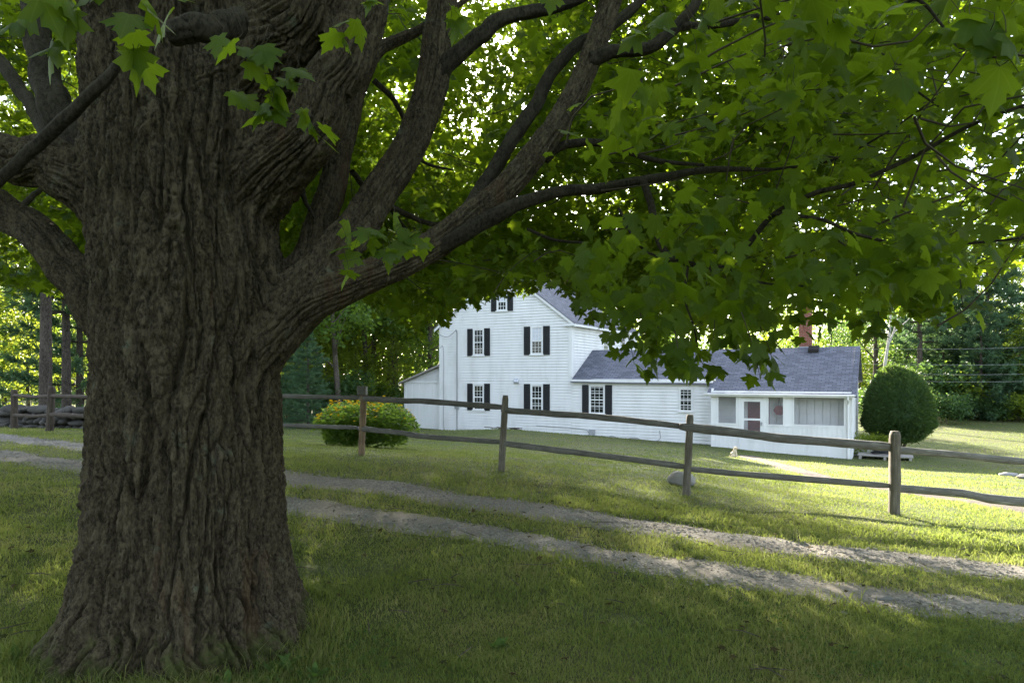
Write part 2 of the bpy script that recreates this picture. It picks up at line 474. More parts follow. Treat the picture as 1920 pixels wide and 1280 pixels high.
def strip(name, poly, hw, mat, lift=.008, cross=13):
    n = 700; d = np.concatenate([[0], np.cumsum(np.linalg.norm(np.diff(poly, axis=0), axis=1))])
    s = np.linspace(0, d[-1], n); c = np.stack([np.interp(s, d, poly[:, 0]), np.interp(s, d, poly[:, 1])], -1)
    t = np.gradient(c, axis=0); t /= np.linalg.norm(t, axis=1)[:, None]; nn = np.stack([-t[:, 1], t[:, 0]], -1)
    o = np.linspace(-1, 1, cross)
    e1 = hw * (1 + wob(c[:, 0], c[:, 1])); e2 = hw * (1 + wob(c[:, 0] + 30, c[:, 1]))
    off = np.where(o[None, :] < 0, o[None, :] * e1[:, None], o[None, :] * e2[:, None])
    q = c[:, None, :] + off[..., None] * nn[:, None, :]
    z = ground(q[..., 0], q[..., 1]) + lift * (1 - .9 * np.abs(o[None, :]) ** 6) - .012 * (np.abs(o)[None, :] > .99)
    v = np.concatenate([q, z[..., None]], -1).reshape(-1, 3)
    uv = np.stack(np.broadcast_arrays(s[:, None], off), -1).reshape(-1, 2)
    i = np.arange(n - 1)[:, None] * cross + np.arange(cross - 1)[None, :]
    f = np.stack([i, i + cross, i + cross + 1, i + 1], -1).reshape(-1, 4)[:, ::-1]
    return tag(link(name, mesh_np(name, v, f, True, uv), mat), kind='structure')


strip('driveway_rut', RUT_NEAR, .36, M['gravel']); strip('driveway_rut', RUT_FAR, .42, M['gravel'])
strip('brick_path', PATH, .42, M['paver'], .012)

# ------------------------------------------------------------------ house frame (used for masks too)
HA = math.radians(29.0); HC = np.array([3.06, 35.0]); HZ = CZ - 3.15


def h2w(u, v): return HC + u * np.array([math.cos(HA), -math.sin(HA)]) + v * np.array([math.sin(HA), math.cos(HA)])


def w2h(x, y):
    dx = x - HC[0]; dy = y - HC[1]
    return dx * math.cos(HA) - dy * math.sin(HA), dx * math.sin(HA) + dy * math.cos(HA)


TR = np.array([-2.13, 4.5])


# ------------------------------------------------------------------ gravel, grass
def rand_dirs(n):
    a = RNG.uniform(0, 2 * math.pi, n); return np.cos(a), np.sin(a)


def make_pebbles():
    vs, n = [], 0
    base = np.array([[1, 0, 0], [-1, 0, 0], [0, 1, 0], [0, -1, 0], [0, 0, 1], [0, 0, -.6]], float)
    fc = np.array([[0, 2, 4], [2, 1, 4], [1, 3, 4], [3, 0, 4], [2, 0, 5], [1, 2, 5], [3, 1, 5], [0, 3, 5]])
    allp = []
    for poly, hw in RUTS:
        N = 60000; d = np.concatenate([[0], np.cumsum(np.linalg.norm(np.diff(poly, axis=0), axis=1))])
        s = RNG.uniform(0, d[-1], N); c = np.stack([np.interp(s, d, poly[:, 0]), np.interp(s, d, poly[:, 1])], -1)
        o = RNG.normal(0, hw * .5, (N, 2)); allp.append(c + o)
    p = np.concatenate(allp); p = p[(p[:, 1] < 16) & (np.abs(p[:, 0]) < 12)]
    keep = pn(p[:, 0] * 1.5, p[:, 1] * 1.5, 9.1) > RNG.uniform(-.5, .25, len(p)); p = p[keep]; N = len(p)
    z = ground(p[:, 0], p[:, 1]) + .006
    r = RNG.gamma(1.8, .0032, N) + .0035
    ca, sa = rand_dirs(N)
    b = base[None] * (1 + RNG.uniform(-.35, .35, (N, 6, 1))) * r[:, None, None] * np.stack([RNG.uniform(.8, 1.6, N), np.ones(N), RNG.uniform(.5, .9, N)], -1)[:, None, :]
    x = b[..., 0] * ca[:, None] - b[..., 1] * sa[:, None]; y = b[..., 0] * sa[:, None] + b[..., 1] * ca[:, None]
    v = np.stack([x + p[:, 0:1], y + p[:, 1:2], b[..., 2] + z[:, None]], -1).reshape(-1, 3)
    f = (fc[None] + (np.arange(N) * 6)[:, None, None]).reshape(-1, 3)
    tag(link('gravel', mesh_np('gravel', v, f), M['pebble']), 'loose grey gravel lying in the driveway ruts', 'gravel', kind='stuff')


make_pebbles()


def make_grass():
    N = 950000
    u = RNG.uniform(0, 1, N); y0, y1 = 1.9, 62.0; e = -.55
    Y = (y0 ** e + u * (y1 ** e - y0 ** e)) ** (1 / e)
    X = RNG.uniform(-1, 1, N) * (Y * .82 + 1.2)
    dn = seg_dist(X, Y, RUT_NEAR); df = seg_dist(X, Y, RUT_FAR); dp = seg_dist(X, Y, PATH)
    w = wob(X, Y) + RNG.normal(0, .22, N)
    k = (dn > .35 * (1 + w) * RNG.uniform(.25, 1.2, N) ** .5) & (df > .41 * (1 + w) * RNG.uniform(.2, 1.2, N) ** .5) & (dp > .38 * RNG.uniform(.8, 1.15, N))
    hu, hv = w2h(X, Y)
    k &= ~((hu > -11) & (hu < 13) & (hv > -.02) & (hv < 11)) & ~((hu > 7.2) & (hu < 13) & (hv > -.95) & (hv < 3))
    k &= np.hypot(X - TR[0], Y - TR[1]) > .74
    k &= (pn(X * 1.1, Y * 1.1, 5.5) > RNG.uniform(-1.1, -.18, N))
    # sparse, worn patches in the shade close to the tree
    worn = (np.hypot(X - TR[0] - .6, Y - TR[1]) < 3.2) & (pn(X * .9, Y * 1.6, 8.5) > RNG.uniform(0, .6, N)); k &= ~worn
    X, Y, dn, df = X[k], Y[k], dn[k], df[k]; N = len(X)
    Z = ground(X, Y) - .006
    strip_ = (dn < 1.1) & (df < 1.25)
    tall = pn(X * .55, Y * .55, 1.7) * .5 + pn(X * 3.1, Y * 3.1, 6.2) * .45
    h = (.022 + .013 * RNG.gamma(2, .6, N)) * (1 + np.clip(tall, -.6, .9)) * np.where(strip_, 1.05, 1)
    verge = (df < 1.6) & (df > .35) & ~strip_; h = np.where(verge, h * 1.45, h)
    nt = np.hypot(X - TR[0], Y - TR[1]) < 1.05; h = np.where(nt, h * 1.9, h)
    h *= np.where(Y > 12, .9, 1)
    wd = np.maximum(.0022, Y * .00056) * RNG.uniform(.7, 1.4, N)
    a = RNG.uniform(0, 2 * math.pi, N); lean = RNG.uniform(.25, 1.0, N) * h; la = RNG.uniform(0, 2 * math.pi, N)
    ax, ay = np.cos(a) * wd, np.sin(a) * wd
    base = np.stack([X, Y, Z], -1); side = np.stack([ax, ay, np.zeros(N)], -1)
    bend = np.stack([np.cos(la) * lean, np.sin(la) * lean, np.zeros(N)], -1); up = np.stack([np.zeros(N), np.zeros(N), h], -1)
    v0 = base - side; v1 = base + side; v2 = base + side * .75 + bend * .3 + up * .6; v3 = base - side * .75 + bend * .3 + up * .6; v4 = base + bend + up * .92
    near = Y < 9
    va = np.stack([v0[near], v1[near], v2[near], v3[near], v4[near]], 1).reshape(-1, 3); na = near.sum()
    ia = np.arange(na)[:, None] * 5
    q = ia + np.array([[0, 1, 2, 3]]); t3 = ia + np.array([[3, 2, 4]])
    fa = ~near; vb = np.stack([v0[fa], v1[fa], v4[fa]], 1).reshape(-1, 3); nb = fa.sum()
    tb = np.arange(nb)[:, None] * 3 + np.array([[0, 1, 2]]) + len(va)
    me = mesh_np('grass', np.concatenate([va, vb]), [q, np.concatenate([t3, tb])])
    tag(link('grass', me, M['grass']), 'rough mown green lawn grass on the sloping yard', 'grass', kind='stuff')


make_grass()

# ------------------------------------------------------------------ leaf meshes
HALF = np.array([(.0, .0), (.15, -.07), (.37, .0), (.27, .15), (.37, .22), (.57, .40), (.43, .45), (.37, .57), (.19, .47), (.25, .67), (.14, .73), (.0, 1.0)])
HALF_LO = np.array([(.0, .0), (.34, -.02), (.22, .18), (.56, .42), (.19, .48), (.0, 1.0)])


def outline(half):
    r = half.copy(); l = half[1:-1][::-1].copy(); l[:, 0] *= -1
    o = np.vstack([r, l]); o = np.vstack([o, [[0, .32]]])
    z = -.30 * np.abs(o[:, 0]) ** 1.3 * np.sign(1) - .22 * (o[:, 1] - .3) ** 2
    K = len(o) - 1
    tri = np.array([[k, (k + 1) % K, K] for k in range(K)])
    return np.column_stack([o, z]), tri


OUT_HI = outline(HALF); OUT_LO = outline(HALF_LO)
OUT_Q = (np.array([[0, 0, 0], [.42, .5, -.08], [0, 1, 0], [-.42, .5, -.08]], float), np.array([[0, 1, 2, 3]]))


UVS = []


def leaf_mesh(pos, tip, nrm, size, out):
    o, tri = out
    tip = tip / (np.linalg.norm(tip, axis=1)[:, None] + 1e-9)
    nrm = nrm - tip * np.sum(nrm * tip, axis=1)[:, None]; nrm /= np.linalg.norm(nrm, axis=1)[:, None] + 1e-9
    x = np.cross(tip, nrm); s = np.asarray(size)[:, None, None]
    cu = RNG.uniform(-.4, 2.4, (len(pos), 1, 1)); tw = RNG.normal(0, .22, (len(pos), 1, 1)); wd = RNG.uniform(.82, 1.12, (len(pos), 1, 1))
    oz = o[None, :, 2:3] * cu + tw * o[None, :, 0:1] * o[None, :, 1:2]
    v = pos[:, None, :] + s * (x[:, None, :] * o[None, :, 0:1] * wd + tip[:, None, :] * o[None, :, 1:2] + nrm[:, None, :] * oz)
    UVS.append(np.tile(o[:, :2], (len(pos), 1)))
    K = len(o); f = (tri[None] + (np.arange(len(pos)) * K)[:, None, None]).reshape(-1, tri.shape[1])
    return v.reshape(-1, 3), f


def droopy(n, lo=-75, hi=5):
    a = RNG.uniform(0, 2 * math.pi, n); e = np.radians(RNG.uniform(lo, hi, n))
    tip = np.stack([np.cos(a) * np.cos(e), np.sin(a) * np.cos(e), np.sin(e)], -1)
    nrm = np.stack([np.cos(a) * .9, np.sin(a) * .9, np.ones(n) * .9], -1) + RNG.normal(0, .45, (n, 3))
    return tip, nrm


# ------------------------------------------------------------------ the maple
def px_of(p): return 960 + F * p[:, 0] / p[:, 1], HY - F * (p[:, 2] - CZ) / p[:, 1]


BX = [-400, 0, 60, 150, 200, 540, 600, 650, 700, 780, 830, 880, 950, 1000, 1060, 1090, 1130, 1165, 1230, 1260, 1300, 1330, 1390, 1425, 1450, 1475, 1540, 1600, 1680, 1760, 1800, 1850, 1920, 2300]
BY = [560, 545, 560, 555, 540, 545, 560, 560, 585, 630, 615, 586, 566, 556, 556, 582, 600, 628, 636, 640, 640, 642, 640, 650, 640, 600, 605, 615, 618, 590, 575, 550, 535, 520]
LIMBS = []      # photo-pixel polylines of the limbs that must stay visible


def bark_disp(th, s, R, amp=1.0, fs=1.0):
    """furrowed bark: long plates parted by narrow deep cracks, broken across, flaky on top"""
    x = np.cos(th) * R; y = np.sin(th) * R
    wx = pn(x * 2 + 11, y * 2, s * 1.1) * .055 + pn(x * 9, y * 9 + 5, s * 5) * .022
    wy = pn(x * 2, y * 2 + 23, s * 1.1) * .055
    X, Y = (x + wx) * fs, (y + wy) * fs
    n1 = np.abs(pn(X * 9, Y * 9, s * .85 * fs)); n2 = np.abs(pn(X * 17 + 40, Y * 17, s * 1.9 * fs)); n5 = np.abs(pn(X * 34 + 80, Y * 34, s * 5 * fs))
    br = np.abs(pn(X * 7 + 60, Y * 7, s * 7 * fs + 2 * pn(X * 12, Y * 12, s * 2)))
    n3 = pn(x * 75, y * 75, s * 45); n4 = pn(X * 26, Y * 26 + 9, s * 16)
    return amp * (.058 * np.minimum(n1 * 5, 1) ** .75 + .030 * np.minimum(n2 * 5, 1) ** .8 + .011 * np.minimum(n5 * 4, 1) + .012 * np.minimum(br * 9, 1) + .006 * n3 + .011 * n4 - .088)


maple = empty('maple_tree', (TR[0], TR[1], CZ - 1.70))
tag(maple, 'huge old maple with furrowed bark and low spreading limbs beside the gravel drive', 'tree')
MO = np.array([TR[0], TR[1], CZ - 1.70])


def limb_path(pts, wpx, n=90):
    p = spline(np.array([P(*q) for q in pts]), n); t = np.linspace(0, 1, n)
    r = np.interp(t, np.linspace(0, 1, len(wpx)), wpx) / 2 / F * p[:, 1] * .82
    wig = np.stack([pn(t * 9 + pts[0][0] * .01, .3 + t * 0, k + pts[0][1] * .01) for k in range(3)], -1) * r[:, None] * .35
    return p + wig, r


def limb(pts, wpx, name='limb', n=90, ring=40, amp=.4, visible=True):
    """pts: (px, py, Y); wpx: widths in photo pixels along it"""
    p, r = limb_path(pts, wpx, n)
    d = np.concatenate([[0], np.cumsum(np.linalg.norm(np.diff(p, axis=0), axis=1))])
    dis = (lambda th, path, R: bark_disp(th, d[:, None], R + .12, amp * np.clip(R / .1, .15, 1), 1.2) + R * .12 * pn(np.cos(th) * 1.2, np.sin(th) * 1.2, d[:, None] * 2.2)) if ring > 8 else None
    v, f = tube_np(p, r, ring, dis)
    if visible: LIMBS.append((np.array([(q[0], q[1]) for q in pts], float), max(q[2] for q in pts), max(wpx)))
    return v - MO, f


def add_limb(*a, **k):
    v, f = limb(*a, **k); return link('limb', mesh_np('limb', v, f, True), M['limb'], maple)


BIG = [
    ([(430, 760, 4.6), (490, 640, 4.5), (560, 560, 4.45), (620, 505, 4.5), (690, 400, 4.7), (755, 300, 4.9), (800, 190, 5.0), (825, 60, 5.1), (835, -120, 5.3), (860, -400, 5.6)], [110, 125, 125, 105, 84, 76, 74, 72, 62, 45]),
    ([(410, 840, 4.55), (465, 715, 4.5), (540, 605, 4.42), (640, 540, 4.4), (740, 497, 4.5), (860, 420, 4.7), (950, 350, 4.9), (1020, 265, 5.1), (1090, 150, 5.3), (1150, 0, 5.5), (1200, -200, 5.8)], [100, 112, 104, 82, 72, 70, 62, 58, 54, 52, 40]),
    ([(530, 560, 4.6), (585, 480, 4.75), (610, 380, 4.9), (645, 260, 5.05), (675, 160, 5.2), (715, 95, 5.3), (800, 50, 5.5), (900, -20, 5.8)], [90, 78, 66, 58, 46, 34, 26, 16]),
    ([(470, 360, 4.35), (550, 270, 4.15), (600, 200, 4.1), (650, 110, 4.1), (690, 20, 4.15), (730, -120, 4.2), (800, -420, 4.4)], [170, 140, 122, 112, 108, 90, 60]),
    ([(430, 160, 4.3), (510, 80, 4.15), (570, 0, 4.1), (640, -120, 4.1), (720, -400, 4.3)], [200, 170, 140, 115, 80]),
    ([(300, 200, 4.3), (240, 60, 4.2), (210, -60, 4.1), (180, -300, 4.1)], [230, 215, 190, 120]),
    ([(230, 640, 4.6), (160, 540, 4.5), (100, 470, 4.55), (30, 410, 4.7), (-60, 360, 4.9), (-260, 300, 5.4)], [130, 105, 86, 78, 72, 50]),
    ([(260, 400, 4.5), (170, 350, 4.35), (90, 310, 4.3), (10, 295, 4.3), (-90, 280, 4.3), (-300, 200, 4.5)], [160, 140, 108, 100, 92, 60]),
]


def make_trunk(parent):
    """trunk and main limbs grown together into one skin, then furrowed along each stem's own direction"""
    th = np.linspace(-math.pi, math.pi, 220, endpoint=False); z = np.linspace(-2.0, 8.0, 300); nt = len(th)
    prof = [(-2.0, .78), (-1.7, .70), (-1.45, .645), (-1.0, .59), (-.5, .56), (0, .545), (.5, .55), (1.0, .565), (1.5, .59), (2.0, .60), (2.6, .60), (3.2, .53), (4.2, .40), (6, .25), (8.0, .10)]
    R0 = np.interp(z, [p[0] for p in prof], [p[1] for p in prof])
    TH, ZZ = np.meshgrid(th, z); cx, cy = np.cos(TH), np.sin(TH)
    low = pn(cx * 1.6 + 3, cy * 1.6, ZZ * .55) * .085 + pn(cx * 3.4 + 7, cy * 3.4, ZZ * .8) * .05
    lobes = pn(cx * 2.1 + 17, cy * 2.1, .4 + ZZ * .25)
    flare = np.exp(-(ZZ + 1.74) / .30) * .17 * (1 + 1.7 * lobes) * (.88 - .26 * np.cos(TH - .3))
    R = R0[:, None] * .955 * (1 + low) + flare

    def bulge(px, py, amp, w, hgt):
        a = math.atan2(*((P(px, py, 4.1)[:2] - TR)[::-1])); d = np.angle(np.exp(1j * (TH - a)))
        return amp * np.exp(-(d / w) ** 2 - ((ZZ - (HY - py) / F * 4.2) / hgt) ** 2)
    R = R + bulge(560, 520, .07, .5, .38) + bulge(120, 300, .04, .4, .25) + bulge(540, 250, .07, .5, .4)
    R = R - bulge(410, 480, .11, .10, .42) - bulge(355, 120, .13, .12, .40) - bulge(470, 800, .06, .13, .6) - bulge(300, 900, .05, .16, .7) - bulge(395, 1000, .05, .10, .5)
    v = np.stack([TR[0] + R * cx, TR[1] + R * cy, ZZ + CZ], -1).reshape(-1, 3)
    i = np.arange(len(z) - 1)[:, None] * nt; jj = np.arange(nt)[None, :]; j2 = (jj + 1) % nt
    f = np.stack([i + jj, i + j2, i + nt + j2, i + nt + jj], -1).reshape(-1, 4)

    def capped(v, f, n):
        m = len(v); v = np.vstack([v, v[:n].mean(0), v[-n:].mean(0)]); a = np.arange(n); b = (a + 1) % n
        return [(v, f), (np.zeros((0, 3)), None)], np.vstack([np.stack([np.full(n, m), b, a], -1), np.stack([np.full(n, m + 1), m - n + a, m - n + b], -1)])
    vs, qs, ts, off = [], [], [], 0
    axes = [(np.stack([np.full(40, TR[0]), np.full(40, TR[1]), np.linspace(-2, 8, 40) + CZ], -1), np.interp(np.linspace(-2, 8, 40), z, R0))]
    shapes = [(v, f, nt)]
    for pts, wpx in BIG:
        p, r = limb_path(pts, wpx, 100); LIMBS.append((np.array([(q[0], q[1]) for q in pts], float), max(q[2] for q in pts), max(wpx)))
        a, b = tube_np(p, r, 24); shapes.append((a, b, 24)); axes.append((p[::3], r[::3]))
    for v, f, n in shapes:
        parts, cap = capped(v, f, n); vv = parts[0][0]
        vs.append(vv); qs.append(f + off); ts.append(cap + off); off += len(vv)
    me = mesh_np('skin', np.concatenate(vs), [np.concatenate(qs), np.concatenate(ts)])
    o = bpy.data.objects.new('skin', me); COL.objects.link(o)
    m = o.modifiers.new('r', 'REMESH'); m.mode = 'VOXEL'; m.voxel_size = .03
    m = o.modifiers.new('s', 'SMOOTH'); m.factor = .5; m.iterations = 9
    m = o.modifiers.new('d', 'SUBSURF'); m.levels = 2; m.render_levels = 2
    ev = o.evaluated_get(bpy.context.evaluated_depsgraph_get()); me2 = bpy.data.meshes.new_from_object(ev)
    bpy.data.objects.remove(o); bpy.data.meshes.remove(me)
    N = len(me2.vertices); co = np.zeros(N * 3, dtype=np.float32); me2.vertices.foreach_get('co', co); co = co.reshape(-1, 3)
    no = np.zeros(N * 3, dtype=np.float32); me2.vertices.foreach_get('normal', no); no = no.reshape(-1, 3)
    D = np.full((N, len(axes)), 9., dtype=np.float32); K = np.zeros((N, len(axes)), dtype=np.int32)
    for k, (p, r) in enumerate(axes):
        lo = p.min(0) - .9; hi = p.max(0) + .9; sel = np.where(np.all((co > lo) & (co < hi), axis=1))[0]
        for c0 in range(0, len(sel), 60000):
            q = sel[c0:c0 + 60000]; dd = np.linalg.norm(co[q][:, None, :] - p[None].astype(np.float32), axis=2)
            kk = dd.argmin(1); D[q, k] = dd[np.arange(len(q)), kk] / r[kk] - (.12 if k == 0 else 0); K[q, k] = kk
    order = np.argsort(D, axis=1)[:, :2]; w2 = 1 / (1 + np.exp((D[np.arange(N), order[:, 1]] - D[np.arange(N), order[:, 0]]) * 7)); disp = np.zeros(N, dtype=np.float32)
    for rank in (0, 1):
        for k, (p, r) in enumerate(axes):
            w = np.where(rank == 0, 1 - w2, w2); sel = np.where((order[:, rank] == k) & (w > .03) & (D[:, k] < 5))[0]
            if not len(sel): continue
            t, nx, ny = frames(p); kk = K[sel, k]; rel = co[sel] - p[kk]
            s_ = np.concatenate([[0], np.cumsum(np.linalg.norm(np.diff(p, axis=0), axis=1))])[kk] + np.sum(rel * t[kk], 1)
            if k == 0:
                a = np.arctan2(rel[:, 1], rel[:, 0]); zz = co[sel, 2] - CZ; rr = np.interp(zz, z, R0); ca, sa = np.cos(a), np.sin(a)
                foot = np.clip((zz + 1.75) / .6, 0, 1)
                a = a + .10 * pn(zz * 1.1, ca * 1.3, sa * 1.3) + (1 - foot) * .17 * pn(zz * 5, ca * 4, sa * 4)
                d = bark_disp(a, zz + .25 * pn(ca * 2, sa * 2, zz * .9), rr, 1.25)
            else:
                a = np.arctan2(np.sum(rel * ny[kk], 1), np.sum(rel * nx[kk], 1)); rr = np.clip(r[kk], .05, 1)
                d = bark_disp(a, s_, rr + .14, np.clip(rr / .3, .22, .75), 1.15)
            disp[sel] += d * w[sel]
    co = co + no * disp[:, None] - MO.astype(np.float32)
    me2.vertices.foreach_set('co', np.ascontiguousarray(co, dtype=np.float32).ravel())
    me2.polygons.foreach_set('use_smooth', np.ones(len(me2.polygons), dtype=bool)); me2.update(); me2.name = 'trunk'
    me2.materials.clear()
    return link('trunk', me2, M['bark'], parent)


make_trunk(maple)
add_limb([(860, 415, 4.75), (905, 350, 5.0), (955, 270, 5.2), (1000, 200, 5.4), (1040, 130, 5.5), (1090, 80, 5.7), (1160, 40, 6.0), (1260, -60, 6.5)], [30, 34, 32, 30, 28, 26, 22, 16], n=90, ring=26)
add_limb([(800, 470, 4.6), (890, 428, 4.6), (960, 385, 4.6), (1040, 362, 4.7), (1130, 352, 4.75), (1230, 335, 4.8), (1340, 318, 5.0), (1450, 318, 5.2)], [44, 38, 32, 28, 25, 20, 14, 7], n=90, ring=26)
add_limb([(815, 140, 5.0), (880, 80, 5.0), (950, 35, 5.1), (1060, 5, 5.3), (1180, -40, 5.5)], [44, 38, 32, 26, 16], n=60, ring=24)
add_limb([(1105, 110, 5.3), (1160, 98, 5.3), (1220, 88, 5.3), (1262, 55, 5.3), (1300, 15, 5.3), (1340, -60, 5.4)], [36, 30, 28, 26, 22, 14], n=60, ring=24)
add_limb([(1255, 55, 5.3), (1300, 48, 5.3), (1360, 45, 5.35), (1420, 30, 5.4)], [20, 18, 16, 10], n=30, ring=16)
add_limb([(215, 330, 4.5), (160, 265, 4.45), (100, 200, 4.5), (78, 110, 4.7), (66, 20, 4.9), (55, -120, 5.2)], [66, 78, 68, 58, 52, 34], n=80, ring=30)
add_limb([(165, 340, 4.5), (110, 280, 4.6), (70, 215, 4.9), (35, 165, 5.1), (5, 120, 5.3), (-60, 40, 5.6)], [46, 38, 32, 28, 18], n=60, ring=20)
add_limb([(-20, 355, 3.75), (50, 290, 3.7), (120, 225, 3.65), (185, 160, 3.6), (236, 108, 3.6)], [24, 28, 30, 26, 18], n=60, ring=20, amp=.15)
# sawn stub on the trunk
add_limb([(452, 45, 3.75), (410, 52, 3.6), (365, 57, 3.5), (325, 62, 3.46)], [66, 62, 60, 55], n=30, ring=28, amp=.2)
# thin hanging and outer branches on the right
THIN = [([(1205, 340, 4.6), (1222, 385, 4.5), (1232, 440, 4.4), (1255, 480, 4.3), (1310, 498, 4.2), (1360, 500, 4.1)], [17, 17, 17, 16, 13, 6]),
        ([(1380, 490, 4.0), (1425, 430, 3.9), (1460, 396, 3.8), (1530, 362, 3.7), (1610, 340, 3.6), (1720, 290, 3.5), (1830, 230, 3.4), (1960, 185, 3.3)], [12, 13, 12, 12, 11, 10, 9, 7]),
        ([(1450, 400, 3.8), (1540, 412, 3.7), (1610, 440, 3.65), (1720, 462, 3.6), (1860, 452, 3.5), (1960, 440, 3.4)], [9, 8, 8, 7, 6, 4]),
        ([(1360, 500, 4.1), (1420, 528, 4.0), (1500, 536, 3.9), (1620, 535, 3.8)], [6, 5, 5, 3]),
        ([(1160, 390, 4.7), (1185, 440, 4.6), (1210, 470, 4.5), (1255, 490, 4.3)], [7, 7, 6, 5]),
        ([(1290, 500, 4.2), (1285, 560, 4.1), (1300, 610, 4.0), (1310, 660, 3.9)], [6, 5, 4, 3]),
        ([(1330, 500, 4.1), (1370, 570, 3.9), (1400, 630, 3.8), (1425, 680, 3.7)], [6, 5, 4, 3]),
        ([(1240, 505, 4.3), (1215, 560, 4.2), (1200, 610, 4.1)], [5, 4, 3]),
        ([(700, 150, 5.6), (740, 190, 5.7), (765, 240, 5.8), (790, 300, 5.9), (850, 320, 6.0)], [14, 12, 10, 8, 4]),
        ([(720, 380, 5.6), (760, 400, 5.8), (820, 420, 6.0), (900, 400, 6.4)], [16, 14, 11, 6]),
        ([(660, 320, 5.5), (690, 360, 5.7), (730, 390, 5.9), (790, 470, 6.4)], [14, 12, 10, 5]),
        ([(1020, 300, 5.2), (1055, 272, 5.2), (1130, 270, 5.2), (1230, 300, 5.3), (1320, 310, 5.4)], [24, 22, 18, 12, 7]),
        ([(930, 380, 4.9), (985, 340, 5.1), (1010, 300, 5.3)], [16, 14, 8]),
        ([(560, 320, 4.6), (570, 370, 4.6), (590, 410, 4.6)], [16, 12, 5]),
        ([(1100, 455, 5.2), (1040, 450, 5.5), (990, 430, 6.0)], [6, 7, 8]),
        ([(1670, 20, 2.6), (1720, 0, 2.5), (1760, 40, 2.5), (1800, 90, 2.4), (1850, 80, 2.3)], [8, 8, 6, 5, 3]),
        ([(1420, 30, 5.4), (1520, 60, 5.2), (1640, 120, 5.0), (1760, 200, 4.7)], [10, 9, 7, 4]),
        ([(1450, 318, 5.2), (1560, 300, 5.0), (1660, 250, 4.8), (1760, 180, 4.6)], [7, 6, 5, 3]),
        ([(1200, 130, 5.3), (1205, 220, 5.2), (1170, 300, 5.1)], [7, 6, 4]),
        ([(30, 400, 5.2), (70, 360, 5.6), (110, 330, 6.0)], [16, 12, 8])]
for pts_, w_ in THIN:
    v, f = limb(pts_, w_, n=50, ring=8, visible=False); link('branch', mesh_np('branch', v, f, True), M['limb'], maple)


def crown_points(N, dense):
    out = []; got = 0
    while got < N:
        n = 60000
        X = RNG.uniform(-12, 9.5, n); Y = RNG.uniform({False: -5.5, True: 1.7, 'far': 6.5}[dense], 15.2, n)
        r = np.hypot(X - TR[0], Y - TR[1]); k = r < 10.8
        X, Y, r = X[k], Y[k], r[k]
        lo = 1.0 - .16 * r; hi = 11.5 * np.sqrt(np.clip(1 - (r / 11) ** 2, 0, 1)) + .8
        if dense: hi = np.minimum(hi, lo + (6.0 if dense is True else 7.5))
        Z = lo + RNG.uniform(0, 1, len(X)) * (hi - lo)
        lump = pn(X * .55, Y * .55, Z * .8) + .5 * pn(X * 1.3, Y * 1.3, Z * 1.6)
        k = lump > RNG.uniform(-.75, .25, len(X))
        k &= (r > 1.6) | (Z > 4)
        p = np.stack([X, Y, Z + CZ], -1)[k]
        if dense:
            px, py = px_of(p); p = p[(px > -250) & (px < (2170 if dense is True else 1750)) & (py > -220) & (py < 740)]
        out.append(p); got += len(p)
    return np.concatenate(out)[:N]


def frame_filter(p, tip, size):
    """keep the foliage above the crown's real lower outline and out of the lens"""
    c = p + tip / np.linalg.norm(tip, axis=1)[:, None] * size[:, None] * .8
    Y = np.maximum(c[:, 1], .05); px = 960 + F * c[:, 0] / Y; py = HY - F * (c[:, 2] - CZ) / Y
    infr = (c[:, 1] > .4) & (px > -350) & (px < 2270) & (py > -400)
    b = np.interp(px, BX, BY); b = b + 34 * pn(px / 42, c[:, 1] * .6, py / 300) - 14
    ok = ~infr | (py < b)
    ok &= ~infr | (px < 560) | (np.clip((b - py) / 95, 0, 1) ** .8 + .10 > RNG.uniform(0, 1, len(px)))
    ok &= ~((np.abs(c[:, 0]) < 1.2 * Y + .6) & (c[:, 1] > -.5) & (c[:, 1] < 1.75) & (py > -500))
    ok &= ~((px < 640) & (c[:, 1] < 4.75) & infr)                                  # the trunk stands clear
    ok &= ~((px < 1010) & (c[:, 1] < 4.6) & infr & (RNG.uniform(0, 1, len(px)) < .94))
    for poly, Y0, w in LIMBS:
        d = seg_dist(px, py, poly)
        ok &= ~((d < w * .5 + 26) & (c[:, 1] < Y0 + .25) & (RNG.uniform(0, 1, len(px)) < .93))
    thin = (pn(px / 210 + 3, py / 150, 2.7) > .20) | (np.hypot((px - 780) / 130, (py - 255) / 100) < 1) | (np.hypot((px - 1090) / 110, (py - 400) / 70) < 1) | (np.hypot((px - 660) / 60, (py - 240) / 90) < 1)
    ok &= ~(infr & thin & (c[:, 1] < 10.5) & (py < 520) & (px < 1220) & (RNG.uniform(0, 1, len(px)) < .88))   # open hollows inside the crown, sunlit outer leaves beyond
    ok &= ~(infr & (c[:, 1] < np.where(px < 1650, 2.9, 2.3)) & (py > 60))
    return ok


def clusters(N, dense, per, spread):
    c = crown_points(N, dense)
    a = RNG.uniform(0, 2 * math.pi, N); d = np.stack([np.cos(a), np.sin(a), RNG.uniform(-.55, .1, N)], -1)
    k = np.repeat(np.arange(N), per); t = RNG.uniform(-.5, .5, len(k))
    p = c[k] + d[k] * t[:, None] * spread + RNG.normal(0, .06, (len(k), 3))
    return c, d, p


